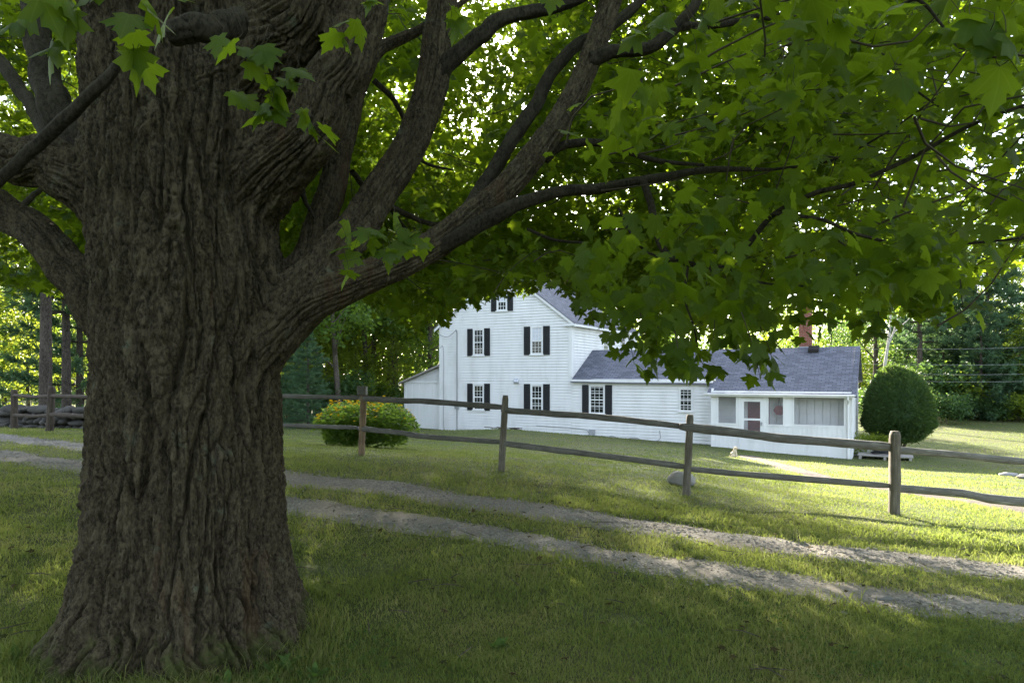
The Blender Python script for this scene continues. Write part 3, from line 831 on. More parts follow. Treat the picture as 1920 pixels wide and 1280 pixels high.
def make_crown():
    parts = []; UVS.clear()
    c, d, p = clusters(9500, True, 7, .55)
    tip, nrm = droopy(len(p)); size = RNG.uniform(.085, .155, len(p))
    ok = frame_filter(p, tip, size)
    p, tip, nrm, size = p[ok], tip[ok], nrm[ok], size[ok]
    nr = p[:, 1] < 5.2
    parts.append(leaf_mesh(p[nr], tip[nr], nrm[nr], size[nr], OUT_HI)); parts.append(leaf_mesh(p[~nr], tip[~nr], nrm[~nr], size[~nr] * 1.05, OUT_LO))
    c2, d2, p2 = clusters(9800, False, 7, .7)
    tip, nrm = droopy(len(p2)); size = RNG.uniform(.12, .20, len(p2)); ok = frame_filter(p2, tip, size)
    parts.append(leaf_mesh(p2[ok], tip[ok], nrm[ok], size[ok], OUT_LO))
    # the far side of the crown, seen between the limbs
    c3, d3, p3 = clusters(12500, 'far', 7, .6)
    tip, nrm = droopy(len(p3)); size = RNG.uniform(.10, .165, len(p3)); ok = frame_filter(p3, tip, size)
    parts.append(leaf_mesh(p3[ok], tip[ok], nrm[ok], size[ok], OUT_LO))
    # the crown's low far skirt
    fx = RNG.uniform(560, 1350, 15000); fY = RNG.uniform(9.5, 15.5, 15000); fy = np.interp(fx, BX, BY).clip(0, 575) - 12 - RNG.uniform(0, 1, 15000) ** 1.2 * 170
    fp = np.stack([(fx - 960) / F * fY, fY, CZ + (HY - fy) / F * fY], -1); tip, nrm = droopy(len(fp)); size = RNG.uniform(.10, .17, len(fp)); ok = frame_filter(fp, tip, size)
    parts.append(leaf_mesh(fp[ok], tip[ok], nrm[ok], size[ok], OUT_LO))
    # fringe: leaves hanging right along the lower outline
    fx = RNG.uniform(1060, 1800, 800); fY = np.where(fx < 1480, RNG.uniform(3.2, 4.8, 800), RNG.uniform(2.6, 4.2, 800))
    fy = np.interp(fx, BX, BY) - RNG.gamma(1.6, 46, 800)
    fx2 = RNG.uniform(640, 1120, 1100); fY2 = RNG.uniform(6, 9.5, 1100); fy2 = np.interp(fx2, BX, BY) - RNG.gamma(1.5, 26, 1100)
    fp = np.array([P(a, b, y) for a, b, y in zip(np.r_[fx, fx2], np.r_[fy, fy2], np.r_[fY, fY2])])
    tip, nrm = droopy(len(fp), -85, -25); size = RNG.uniform(.08, .14, len(fp)); ok = frame_filter(fp, tip, size)
    parts.append(leaf_mesh(fp[ok], tip[ok], nrm[ok], size[ok], OUT_HI))
    # sprays close to the lens, hand set
    SP = [(95, 20, 2.1), (70, 35, 2.1), (118, 70, 2.15), (100, 5, 2.1), (240, 30, 2.1), (262, 78, 2.15), (270, 10, 2.1), (250, 95, 2.2), (300, 0, 2.2), (120, -15, 2.1), (200, -20, 2.1),
          (415, 68, 2.7), (450, 75, 2.7), (492, 95, 2.7), (520, 130, 2.75), (540, 165, 2.8), (448, 190, 2.8), (505, 185, 2.8), (560, 205, 2.85), (590, 225, 2.85), (545, 125, 2.8), (475, 130, 2.7), (520, 215, 2.8),
          (640, 70, 3.0), (660, 40, 3.0), (700, 12, 3.0), (850, 10, 3.0), (855, 25, 3.0),
          (670, 420, 3.3), (700, 430, 3.3), (660, 470, 3.3), (690, 455, 3.35), (720, 465, 3.3), (740, 445, 3.4), (770, 440, 3.5), (650, 500, 3.3), (730, 425, 3.4), (790, 455, 3.6),
          (1830, 20, 2.0), (1880, 60, 1.95), (1905, 10, 1.95), (1780, 60, 2.1), (1900, 110, 2.0), (1240, 20, 3.0), (1300, 70, 2.9), (1320, 30, 2.9), (1290, 120, 2.9), (1190, 60, 3.2), (1480, 170, 2.9), (1700, 150, 2.6), (1560, 40, 2.7)]
    sp = np.array([P(*q) for q in SP for _ in (0, 1)]) + RNG.normal(0, .025, (2 * len(SP), 3))
    tip, nrm = droopy(len(sp), -80, -20); nrm = nrm + np.array([0, -.9, .1]); size = RNG.uniform(.10, .15, len(sp))
    parts.append(leaf_mesh(sp, tip, nrm, size, OUT_HI))
    nst = len(sp); st_ = []
    for q_ in sp: st_.append(tube_np(spline(np.array([q_, q_ + [random.gauss(0, .015), random.gauss(0, .015), .03], q_ + [random.gauss(0, .03), random.gauss(0, .03), random.uniform(.06, .11)]]), 5), np.full(5, .0012), 4))
    # sprigs drooping below the crown's edge
    SG = [[(1165, 595), (1180, 640), (1190, 684)], [(1200, 585), (1215, 650)], [(1235, 600), (1228, 660), (1212, 688)], [(1265, 620), (1275, 668), (1290, 700)], [(1300, 620), (1312, 670), (1332, 708)], [(1250, 630), (1258, 690)],
          [(1390, 585), (1412, 650), (1426, 712)], [(1420, 600), (1443, 655), (1450, 696)], [(1370, 600), (1380, 640), (1386, 672)], [(1100, 555), (1112, 600)], [(1140, 570), (1146, 622)], [(1500, 555), (1508, 622)], [(1542, 560), (1548, 612)],
          [(1600, 560), (1612, 622)], [(1645, 560), (1650, 625)], [(1700, 545), (1706, 600)], [(1755, 540), (1764, 596)], [(1800, 520), (1806, 585)], [(1280, 640), (1262, 700)], [(1340, 600), (1336, 650)]]
    SGf = [[(780, 560), (786, 626)], [(830, 555), (842, 604)], [(742, 555), (752, 602)], [(884, 540), (888, 574)], [(700, 550), (706, 584)], [(950, 530), (948, 560)], [(1000, 520), (1004, 548)], [(1050, 525), (1056, 548)], [(660, 540), (664, 562)], [(1085, 540), (1090, 580)]]
    q = []
    for lst, ya, yb, stp in ((SG, 3.3, 4.6, 13), (SGf, 6.2, 8.5, 8)):
        for g in lst:
            Y0 = random.uniform(ya, yb); pp = spline(np.array([P(a, b, Y0) for a, b in g]), 30); L_ = np.hypot(*(np.array(g[-1]) - np.array(g[0])))
            link('branch', mesh_np('branch', *(lambda v_, f_: (v_ - MO, f_))(*tube_np(pp, np.linspace(.0035, .0012, 30), 5))), M['twig'], maple)
            for t in np.arange(0, 1.01, stp / L_):
                for _ in (0, 1): q.append(pp[int(t * 29)] + np.array([random.gauss(0, .035), random.gauss(0, .06), random.gauss(0, .02)]))
    q = np.array(q); tip, nrm = droopy(len(q), -80, -15); nrm = nrm + np.array([0, -.7, .1])
    parts.append(leaf_mesh(q, tip, nrm, RNG.uniform(.075, .125, len(q)), OUT_HI))
    v, f = join_np(parts)
    link('crown', mesh_np('crown', v - MO, f, False, np.concatenate(UVS)), M['leaf'], maple)
    # twigs that carry the clusters
    tw = st_
    k = frame_filter(c, d, np.full(len(c), .3)) & frame_filter(c, -d, np.full(len(c), .3)) & (RNG.uniform(0, 1, len(c)) < .55)
    for q, dd in zip(c[k], d[k]):
        L = random.uniform(.35, .8); back = np.array([TR[0], TR[1], q[2] - .6]) - q; back /= np.linalg.norm(back); back = back + RNG.normal(0, .55, 3); back /= np.linalg.norm(back)
        pts = spline(np.array([q + dd * .3, q + RNG.normal(0, .03, 3), q + back * L * .55 + RNG.normal(0, .05, 3), q + back * L]), 6)
        if np.hypot(pts[-1][0] - TR[0], pts[-1][1] - TR[1]) < .6: continue
        tw.append(tube_np(pts, np.linspace(.0022, .006, 6), 4))
    v, f = join_np(tw); link('twigs', mesh_np('twigs', v - MO, f), M['twig'], maple)


make_crown()

# ------------------------------------------------------------------ the house
house = empty('farmhouse', (HC[0], HC[1], HZ), -HA)
tag(house, 'white clapboard farmhouse with black shutters, a low wing and a screened porch', 'house')


def clap(mb, m, s0, s1, w0, w1, e=.148):
    """clapboards on a wall: m(s, w, out) maps to 3D; s0/s1 may depend on w"""
    f0 = s0 if callable(s0) else (lambda w: s0); f1 = s1 if callable(s1) else (lambda w: s1)
    w = w0
    while w < w1 - 1e-6:
        t = min(w + e, w1)
        if f1(w) - f0(w) < .02: break
        jb = random.uniform(-.002, .002)
        g = min(w + .029, t)                                   # groove added under each board's thick lower edge to draw its shadow line
        mb.poly([m(f0(w), w, -.02), m(f1(w), w, -.02), m(f1(g), g, -.02), m(f0(g), g, -.02)])
        mb.poly([m(f0(g), g, .026 + jb), m(f1(g), g, .026 + jb), m(f1(t), t, .006), m(f0(t), t, .006)])
        mb.poly([m(f0(g), g, -.02), m(f1(g), g, -.02), m(f1(g), g, .026 + jb), m(f0(g), g, .026 + jb)])
        mb.poly([m(f0(t), t, .006), m(f1(t), t, .006), m(f1(t), t, -.02), m(f0(t), t, -.02)])
        w = t


front = lambda s, w, o: (s, -o, w)
GW = 8.2; GH = 4.1; EV = 5.97; SL = .76; AP = EV + GH * SL; DEP = 10.2; WL = 12.9; WR = 4.5; WE = 2.95; WB = 2.75; WD = 5.5; PF = -.9
mb = MB()
clap(mb, front, lambda w: -GW + max(0, w - EV) / SL, lambda w: -max(0, w - EV) / SL, -.15, AP)
clap(mb, front, 0, WL - 5.65, -.35, WE)
mb.build('front_wall', M['paint'], house)
mb = MB()
clap(mb, lambda s, w, o: (o, s, w), 0, DEP, 0, EV); clap(mb, lambda s, w, o: (-GW - o, DEP - s, w), 0, DEP, 0, EV)
clap(mb, lambda s, w, o: (-s, DEP + o, w), 0, GW, 0, EV); clap(mb, lambda s, w, o: (-s, DEP + o, w), lambda w: (w - EV) / SL, lambda w: GW - (w - EV) / SL, EV, AP)
clap(mb, lambda s, w, o: (WL - s, WD + o, w), 0, WL, 0, WE)
mb.build('side_wall', M['paint'], house)
# end wall of the wing and the porch: vertical boards
mb = MB()


def wing_roof_z(v): return WR - abs(v - WB) * (WR - WE) / WB


vs = np.arange(PF, WD, .2)
for a in vs:
    b = min(a + .2, WD)
    mb.poly([(WL, a, -.5), (WL, b, -.5), (WL, b, wing_roof_z(b)), (WL, a, wing_roof_z(a))])
    mb.box((WL, a - .015, -.5), (WL + .018, a + .02, wing_roof_z(a) - .04))
mb.build('end_wall', M['paint'], house)
# trim: corner boards, eave boards, rakes
mb = MB()
mb.box((-.16, -.036, WE + .12), (.03, 0, EV - .16)); mb.box((.003, -.03, WE + .12), (.036, .17, EV - .16))
mb.box((-GW - .03, -.036, -.1), (-GW + .16, 0, EV - .1)); mb.box((-GW - .036, -.03, 0), (-GW - .003, .15, EV - .1))
OVH = .28


def rake(sgn):
    z0 = EV - OVH * SL
    a = (-GH + sgn * (GH + OVH), z0); b = (-GH, AP)
    off = .17
    mb.prism([(a[0], a[1] - off), (b[0], b[1] - off), b, a], lambda p, t: (p[0], t, p[1]), -.20, -.165)
    mb.prism([(a[0], a[1] - .06), (b[0], b[1] - .06), (b[0], b[1] - .02), (a[0], a[1] - .02)], lambda p, t: (p[0], t, p[1]), -.165, .02)


rake(1); rake(-1)
mb.box((.03, -.18, EV - .30), (OVH, DEP + .1, EV - .22)); mb.box((OVH - .03, -.183, EV - .33), (OVH + .004, DEP + .1, EV - .222 + .01))
mb.box((-.42, -.215, EV - .31), (OVH + .008, -.17, EV - .2))
mb.box((.05, -.16, WE - .14), (WL - 5.75, -.03, WE - .11)); mb.box((.05, -.235, WE - .16), (WL - 5.75, -.2, WE - .02)); mb.box((.05, -.03, WE - .26), (WL - 5.75, -.024, WE - .14))
mb.build('trim', M['paint'], house)


def slab(mb, pts, uvs, th=.05):
    n = len(pts); lo = [(p[0], p[1], p[2] - th) for p in pts]
    mb.poly(pts, uvs); mb.poly(lo[::-1], uvs[::-1])
    for k in range(n):
        j = (k + 1) % n; mb.poly([pts[j], pts[k], lo[k], lo[j]])


mb = MB()
L = math.hypot(GH + OVH, (GH + OVH) * SL); z0 = EV - OVH * SL
slab(mb, [(OVH, -.22, z0 + .03), (OVH, DEP + .2, z0 + .03), (-GH, DEP + .2, AP + .03), (-GH, -.22, AP + .03)], [(0, 0), (DEP, 0), (DEP, L), (0, L)])
slab(mb, [(-GH, -.22, AP + .032), (-GH, DEP + .2, AP + .032), (-2 * GH - OVH, DEP + .2, z0 + .03), (-2 * GH - OVH, -.22, z0 + .03)], [(0, L), (DEP, L), (DEP, 0), (0, 0)])
mb.build('roof', M['shingle'], house)
mb = MB()
sl = (WR - WE) / WB; fe = -.24
zf = lambda v: WR - abs(v - WB) * sl + .02
Lw = math.hypot(WB + .24, (WB + .24) * sl); PE = PF - .22; Lp = math.hypot(WB - PE, (WB - PE) * sl)
xs = np.linspace(.03, WL + .2, 40)
sag = lambda x: -.05 * math.sin(math.pi * min(1, max(0, x / WL))) - .05 * x / WL
for a, b in zip(xs[:-1], xs[1:]):
    e_, le = (PE, Lp) if a > WL - 5.95 else (fe, Lw)
    mb.poly([(a, e_, zf(e_) + sag(a)), (b, e_, zf(e_) + sag(b)), (b, WB, zf(WB) + sag(b)), (a, WB, zf(WB) + sag(a))], [(a, -le), (b, -le), (b, 0), (a, 0)])
    mb.poly([(a, e_, zf(e_) + sag(a)), (a, e_, zf(e_) + sag(a) - .05), (b, e_, zf(e_) + sag(b) - .05), (b, e_, zf(e_) + sag(b))])
    mb.poly([(a, WB, zf(WB) + sag(a)), (b, WB, zf(WB) + sag(b)), (b, WD + .2, zf(WD + .2) + sag(b)), (a, WD + .2, zf(WD + .2) + sag(a))], [(a, 0), (b, 0), (b, le), (a, le)])
xe = WL + .2
mb.poly([(xe, PE, zf(PE) + sag(xe)), (xe, WB, zf(WB) + sag(xe)), (xe, WB, zf(WB) - .12 + sag(xe)), (xe, PE, zf(PE) - .12 + sag(xe))])
xp = xs[[k for k in range(len(xs)) if xs[k] > WL - 5.95][0]]
mb.poly([(xp, PE, zf(PE) + sag(xp)), (xp, PE, zf(PE) - .06 + sag(xp)), (xp, fe, zf(fe) - .06 + sag(xp)), (xp, fe, zf(fe) + sag(xp))])
mb.build('roof', M['shingle'], house)


def brick_box(name, a, b, parent, cap=True):
    mb = MB(); (x0, y0, z0), (x1, y1, z1) = a, b
    mb.poly([(x0, y0, z0), (x1, y0, z0), (x1, y0, z1), (x0, y0, z1)], [(x0, z0), (x1, z0), (x1, z1), (x0, z1)])
    mb.poly([(x1, y0, z0), (x1, y1, z0), (x1, y1, z1), (x1, y0, z1)], [(y0, z0), (y1, z0), (y1, z1), (y0, z1)])
    mb.poly([(x1, y1, z0), (x0, y1, z0), (x0, y1, z1), (x1, y1, z1)], [(x0, z0), (x1, z0), (x1, z1), (x0, z1)])
    mb.poly([(x0, y1, z0), (x0, y0, z0), (x0, y0, z1), (x0, y1, z1)], [(y0, z0), (y1, z0), (y1, z1), (y0, z1)])
    mb.poly([(x0, y0, z1), (x1, y0, z1), (x1, y1, z1), (x0, y1, z1)])
    c = .04
    if cap:
        for k in range(2):
            mb.box((x0 - c, y0 - c, z1 - .22 + .08 * k), (x1 + c, y1 + c, z1 - .16 + .08 * k))
    o = mb.build(name, M['brick'], parent)
    m2 = MB(); m2.box((x0 - .03, y0 - .03, z0 + .1), (x1 + .03, y1 + .03, z0 + .42)); m2.build('flashing', M['metal'], o)
    return o


c1 = brick_box('chimney', (-GH - .5, 7.7, AP - .55), (-GH + .5, 8.6, AP + 1.2), house); c1['label'] = 'wide brick chimney on the main roof'
c2 = brick_box('chimney', (10.5, WB + .05, WR - .42), (11.03, WB + .6, WR + 1.95), house); c2['label'] = 'narrow red brick chimney on the wing roof'
mb = MB(); mb.prism([(10.95, 0), (11.4, 0), (11.4, .14), (10.95, .14)], lambda p, t: (p[0], t, zf(t) + p[1] - .02), WB - .55, WB - .2); mb.build('roof_vent', M['dark'], house)


def window(c, w0, w1, wid, m, rows=4, cols=3, shut=0.0, curtain=False, shutters=(1, 1), cas=.07):
    """m(s, w, out) maps to the wall plane; c centre along s"""
    mb = MB()
    def bx(b, s0, s1, a0, a1, o0, o1):
        p = [m(s, a, o) for s in (s0, s1) for a in (a0, a1) for o in (o0, o1)]
        xs_ = [q[0] for q in p]; ys_ = [q[1] for q in p]; zs_ = [q[2] for q in p]
        b.box((min(xs_), min(ys_), min(zs_)), (max(xs_), max(ys_), max(zs_)))
    a, b = c - wid / 2, c + wid / 2
    bx(mb, a, a + cas, w0, w1, 0, .055); bx(mb, b - cas, b, w0, w1, 0, .055)
    bx(mb, a - .02, b + .02, w1, w1 + cas + .03, 0, .06)
    win = mb.build('window', M['paint'], house)
    s = MB(); bx(s, a - .05, b + .05, w0 - .07, w0, 0, .09); s.build('sill', M['paint'], win)
    ia, ib = a + cas, b - cas; mid = (w0 + w1) / 2
    g = MB(); p = [m(ia, w0, .024), m(ib, w0, .024), m(ib, w1, .024), m(ia, w1, .024)]
    g.poly(p); g.build('pane', M['glass'], win)
    if curtain:
        q = MB(); bx(q, ia + .03, ib - .03, mid - .05, w1 - .06, .0242, .026); q.build('curtain', M['curtain'], win)
    z = MB(); t = .019
    bx(z, ia, ib, w0, w0 + .05, .024, .045); bx(z, ia, ib, w1 - .045, w1, .024, .042); bx(z, ia, ib, mid - .025, mid + .025, .024, .047)
    bx(z, ia, ia + .035, w0 + .05, w1 - .045, .024, .04); bx(z, ib - .035, ib, w0 + .05, w1 - .045, .024, .04)
    for k in range(1, cols):
        x = ia + (ib - ia) * k / cols; bx(z, x - t / 2, x + t / 2, w0 + .05, mid - .025, .024, .034); bx(z, x - t / 2, x + t / 2, mid + .025, w1 - .045, .024, .034)
    for k in range(1, rows):
        if k * 2 == rows: continue
        y = w0 + (w1 - w0) * k / rows; bx(z, ia + .035, ib - .035, y - t / 2, y + t / 2, .024, .0325)
    z.build('sash', M['paint'], win)
    if shut:
        for sg in (-1, 1):
            q = MB(); x0, x1 = (a - shut - .01, a - .01) if sg < 0 else (b + .01, b + shut + .01)
            y0, y1 = w0 - .04, w1 + .06
            bx(q, x0, x0 + .05, y0, y1, .024, .062); bx(q, x1 - .05, x1, y0, y1, .024, .062)
            ym = y0 + (y1 - y0) * .48
            for yy in ((y0, y0 + .08), (ym - .035, ym + .035), (y1 - .07, y1)): bx(q, x0 + .05, x1 - .05, yy[0], yy[1], .024, .060)
            bx(q, x0 + .05, x1 - .05, y0 + .08, ym - .035, .024, .034); bx(q, x0 + .05, x1 - .05, ym + .035, y1 - .07, .024, .034)
            yy = y0 + .1
            while yy < y1 - .1:
                if not (ym - .06 < yy < ym + .05): bx(q, x0 + .05, x1 - .05, yy, yy + .022, .034, .052)
                yy += .045
            q.build('shutter', M['black'], win)
    return win


window(-5.59, 4.25, 5.66, .72, front, shut=.36); window(-1.99, 4.25, 5.66, .74, front, shut=.38, curtain=True)
window(-5.59, 1.24, 2.62, .72, front, shut=.36); window(-1.99, 1.22, 2.62, .74, front, shut=.38)
window(-4.1, 6.64, 7.62, .66, front, shut=.34, curtain=True)
window(1.40, 1.22, 2.60, .86, front, shut=.36); window(5.87, 1.46, 2.50, .66, front, shut=0, cas=.05)
sidem = lambda s, w, o: (o, s, w)
window(4.72, 4.2, 5.5, .8, sidem, shut=0); window(7.6, 4.2, 5.5, .8, sidem, shut=0)

# porch: boarded knee wall, posts between screened openings, real room behind
PL = WL - 5.67; KN = 1.0; HD = 2.2; TOPP = zf(PE) - .10
pm = lambda s, w, o: (s, PF - o, w)
mb = MB()
openings = [(7.56, 8.32, 1.02, 2.18), (8.52, 9.48, -.28, 2.16), (9.68, 10.27, 1.02, 2.18), (10.71, 12.62, 1.06, 2.22)]
edges = [PL] + [x for o in openings for x in o[:2]] + [WL]
for k in range(0, len(edges) - 1):
    x0, x1 = edges[k], edges[k + 1]
    if k % 2 == 0: mb.box((x0, PF, -.62), (x1, PF + .09, 2.45))
    else:
        o = openings[k // 2]
        mb.box((x0, PF, -.62), (x1, PF + .09, o[2])); mb.box((x0, PF, o[3]), (x1, PF + .09, 2.45))
x = PL + .02
while x < WL - .05:                                             # battens on the knee wall
    if not 8.43 < x < 9.56: mb.box((x, PF - .016, -.62), (x + .03, PF, KN - .06))
    x += .19
mb.box((PL, PF - .022, KN - .06), (8.43, PF, KN)); mb.box((9.56, PF - .022, KN - .06), (WL, PF, KN))
mb.box((PL, PF + .09, -.6), (PL + .08, 0, 2.55))
mb.build('porch_wall', M['paint'], house)
mb = MB()
mb.box((PL - .25, PE - .012, TOPP - .02), (WL + .12, PE + .03, TOPP + .11)); mb.box((PL - .2, PE + .03, TOPP - .02), (WL + .1, PF, TOPP))
mb.box((PL - .28, PE - .09, TOPP + .05), (WL + .16, PE - .013, TOPP + .1))
mb.box((PL, PF - .02, 2.32), (WL, PF, 2.42))
for o in openings:
    if o[2] < 0: continue
    f_ = .05
    mb.box((o[0] - f_, PF - .03, o[2] - f_), (o[1] + f_, PF - .001, o[2])); mb.box((o[0] - f_, PF - .03, o[3]), (o[1] + f_, PF - .001, o[3] + f_))
    mb.box((o[0] - f_, PF - .028, o[2]), (o[0], PF - .001, o[3])); mb.box((o[1], PF - .028, o[2]), (o[1] + f_, PF - .001, o[3]))
mb.build('porch_trim', M['paint'], house)
for o in openings:
    if o[2] < 0: continue
    q = MB(); q.poly([(o[0], PF + .03, o[2]), (o[1], PF + .03, o[2]), (o[1], PF + .03, o[3]), (o[0], PF + .03, o[3])]); q.build('insect_screen', M['screen'], house)
mb = MB(); mb.box((PL + .08, PF + .09, -.4), (WL - .01, -.1, -.3)); mb.build('porch_floor', M['floor'], house)
mb = MB(); iv = -.22
x = 9.62
while x < WL - .02:
    x1 = min(x + .31, WL - .01)
    mb.box((x, iv, -.3), (x1 - .045, iv + .04, 2.6)); mb.box((x1 - .045, iv + .045, -.3), (x1, iv + .05, 2.6)); x = x1
clap(mb, lambda s, w, o: (s, iv - .0 - o, w), PL + .09, 8.7, -.3, 2.6, .13)
mb.build('inner_wall', M['inner'], house)
mb = MB(); mb.box((8.7, iv + .01, -.3), (9.62, iv + .05, 2.15)); mb.box((8.7, iv, 2.15), (9.62, iv + .05, 2.6)); mb.build('inner_door', M['redwood'], house)
# screen door
d0, d1, b0, b1 = 8.54, 9.46, -.27, 2.15
mb = MB()
mb.box((d0, PF - .01, b0), (d0 + .12, PF + .03, b1)); mb.box((d1 - .12, PF - .01, b0), (d1, PF + .03, b1))
mb.box((d0 + .12, PF - .01, b1 - .16), (d1 - .12, PF + .03, b1)); mb.box((d0 + .12, PF - .01, 1.17), (d1 - .12, PF + .028, 1.26)); mb.box((d0 + .12, PF - .01, b0), (d1 - .12, PF + .03, .66))
for k in range(2): mb.box((d0 + .17, PF - .02, b0 + .08 + .42 * k), (d1 - .17, PF - .0101, b0 + .42 + .4 * k))
door = mb.build('door', M['paint'], house)
q = MB(); q.poly([(d0 + .12, PF + .01, 1.26), (d1 - .12, PF + .01, 1.26), (d1 - .12, PF + .01, b1 - .16), (d0 + .12, PF + .01, b1 - .16)])
q.poly([(d0 + .12, PF + .01, .66), (d1 - .12, PF + .01, .66), (d1 - .12, PF + .01, 1.17), (d0 + .12, PF + .01, 1.17)]); q.build('screen', M['screen'], door)
q = MB(); q.box((d1 - .09, PF - .05, .98), (d1 - .05, PF - .011, 1.12)); q.tube([(d1 - .07, PF - .05, 1.05), (d1 - .07, PF - .085, 1.05), (d1 - .07, PF - .085, .95)], .012, 6); q.build('handle', M['metal'], door)
mb = MB(); mb.box((8.44, PF - .035, b0), (8.535, PF - .002, 2.26)); mb.box((9.465, PF - .035, b0), (9.56, PF - .002, 2.26)); mb.box((8.535, PF - .034, 2.16), (9.465, PF - .002, 2.26)); mb.build('door_frame', M['paint'], house)
# downspout
mb = MB(); mb.tube([(WL - .12, PE - .05, TOPP + .06), (WL - .12, PE - .05, TOPP - .08), (WL - .12, PF - .06, TOPP - .28), (WL - .12, PF - .06, -.52), (WL - .12, PF - .2, -.62)], .04, 8); mb.build('downspout', M['paint'], house)
# service conduit, meter and cable on the gable wall
mb = MB()
mb.tube([(-7.0, -.07, -.1), (-7.0, -.07, 5.55), (-7.0, -.16, 5.68), (-7.0, -.24, 5.6)], .028, 8)
mb.tube([(-7.0, -.05, 2.0), (-7.0, -.05, 2.0001)], .02, 4)
mb.build('conduit', M['wire'], house)
mb = MB(); mb.box((-7.13, -.13, 1.25), (-6.87, -.04, 1.62)); mb.tube([(-7.0, -.13, 1.5), (-7.0, -.21, 1.5)], .09, 14); mb.build('electric_meter', M['metal'], house)
mb = MB(); mb.tube(spline([(-7.0, -.24, 5.6), (-7.45, -.3, 5.3), (-8.0, -.2, 5.4), (-8.3, -.1, 5.6)], 14), .016, 6)
mb.tube(spline([(-8.15, -.05, 4.7), (-7.93, -.05, 4.6), (-7.92, -.05, 2.0), (-7.9, -.05, .2), (-7.6, -.05, .05)], 20), .012, 6); mb.build('cable', M['wire'], house)
mb = MB(); mb.box((-3.35, -.10, 2.72), (-3.05, -.02, 2.98)); mb.tube([(-3.25, -.1, 2.85), (-3.22, -.22, 2.76)], .06, 10); mb.tube([(-3.12, -.1, 2.85), (-3.1, -.22, 2.76)], .06, 10); mb.build('wall_lamp', M['curtain'], house)
mb = MB(); mb.box((1.0, -.14, .13), (1.28, -.02, .42)); mb.build('junction_box', M['metal'], house)
mb = MB(); mb.tube(spline([(-2, -.05, .5), (.6, -.06, .42), (1.05, -.08, .2), (1.9, -.06, .02), (2.2, -.06, .14), (2.7, -.06, -.02), (3.4, -.06, .1), (3.9, -.06, -.05), (4.6, -.06, .06), (4.62, -.05, .5)], 60), .014, 6); mb.build('cable', M['wire'], house)
# lean-to shed on the left
lt = MB()
lw = 2.68; zl = lambda u: 3.78 - (-GW - u) * .36
lt.poly([(-GW - lw, .25, -.1), (-GW, .25, -.1), (-GW, .25, 2.72), (-GW - lw, .25, 2.72)])
for k in range(6): lt.box((-GW - lw + k * .5, .235, -.1), (-GW - lw + k * .5 + .02, .249, 2.7))
lt.poly([(-GW - lw, 5, -.1), (-GW - lw, .25, -.1), (-GW - lw, .25, 2.8), (-GW - lw, 5, 2.8)])
lt.box((-GW - lw, .19, 2.69), (-GW, .25, 2.79)); lt.box((-GW - lw - .03, .19, -.1), (-GW - lw + .1, .234, 2.69))
lean = lt.build('lean_to', M['paint'], house)
q = MB()
for sg in (1, -1):                                              # lattice under the sloping roof
    s_ = -GW - lw
    for k in range(44):
        x0 = -GW - lw - .9 + k * .09; pts = []
        za, zb = 2.79, 3.75
        xa, xb = x0, x0 + sg * (zb - za)
        L_ = [(xa + (xb - xa) * t_, za + (zb - za) * t_) for t_ in np.linspace(0, 1, 30)]
        L_ = [p for p in L_ if -GW - lw < p[0] < -GW and p[1] < zl(p[0]) - .08]
        if len(L_) > 1: q.prism([(L_[0][0] - .014, L_[0][1]), (L_[0][0] + .014, L_[0][1]), (L_[-1][0] + .014, L_[-1][1]), (L_[-1][0] - .014, L_[-1][1])], lambda p, t: (p[0], t, p[1]), .22 + .006 * sg, .225 + .006 * sg)
q.poly([(-GW - lw, .27, 2.79), (-GW, .27, 2.79), (-GW, .27, 3.7), (-GW - lw, .27, zl(-GW - lw) - .1)])
q.build('lattice', M['paint'], lean)
q = MB(); a, b = -GW - lw - .28, -GW
slab(q, [(a, -.05, zl(a)), (b, -.05, zl(b)), (b, 5.2, zl(b)), (a, 5.2, zl(a))], [(0, 0), (3, 0), (3, 5), (0, 5)], .1); q.build('lean_to_roof', M['greywood'], lean)
mb = MB(); mb.box((-GW - lw, .3, -.9), (-GW, 5, -.1)); mb.box((-GW, .03, -.9), (-.02, DEP, -.15)); mb.box((0, .03, -.9), (WL - .02, WD - .1, -.35)); mb.build('foundation', M['greywood'], house)

# red hanging ornament in the porch, behind the middle screen
hk = h2w(10.06, PF + .35)
orn = MB()
th_ = np.linspace(0, 2 * math.pi, 26, endpoint=False)
prof = [(.21 * math.cos(t) * (1 + .06 * math.cos(6 * t)), .21 * math.sin(t) * (1 + .06 * math.cos(6 * t))) for t in th_]
orn.prism(prof, lambda p, t: (p[0], t, p[1]), -.03, .03)
oo = orn.build('hanging_ornament', M['redwood']); oo.location = (hk[0], hk[1], HZ + 1.62); oo.rotation_euler = (0, 0, -HA)
tag(oo, 'round red ornament hung inside the porch behind the middle screen', 'ornament')
q = MB(); q.tube([(-.03, 0, .2), (0, 0, .62)], .008, 5); q.tube([(.06, 0, .2), (0, 0, .62)], .008, 5); q.build('hanger', M['hose'], oo)

# ------------------------------------------------------------------ fence
fence = empty('rail_fence', (0, 0, 0)); tag(fence, 'weathered split rail fence with two rails along the gravel drive', 'fence')
POSTS = [(27, 730, 19.0, 11, 0), (97, 724, 17.3, 12, 5), (235, 736, 15.3, 12, 0), (390, 736, 13.5, 12, 0), (682, 738, 12.0, 12, 5), (948, 741, 10.8, 13, 9), (1294, 777, 10.1, 14, 9), (1678, 808, 9.9, 19, 2), (2090, 850, 9.7, 16, 0)]


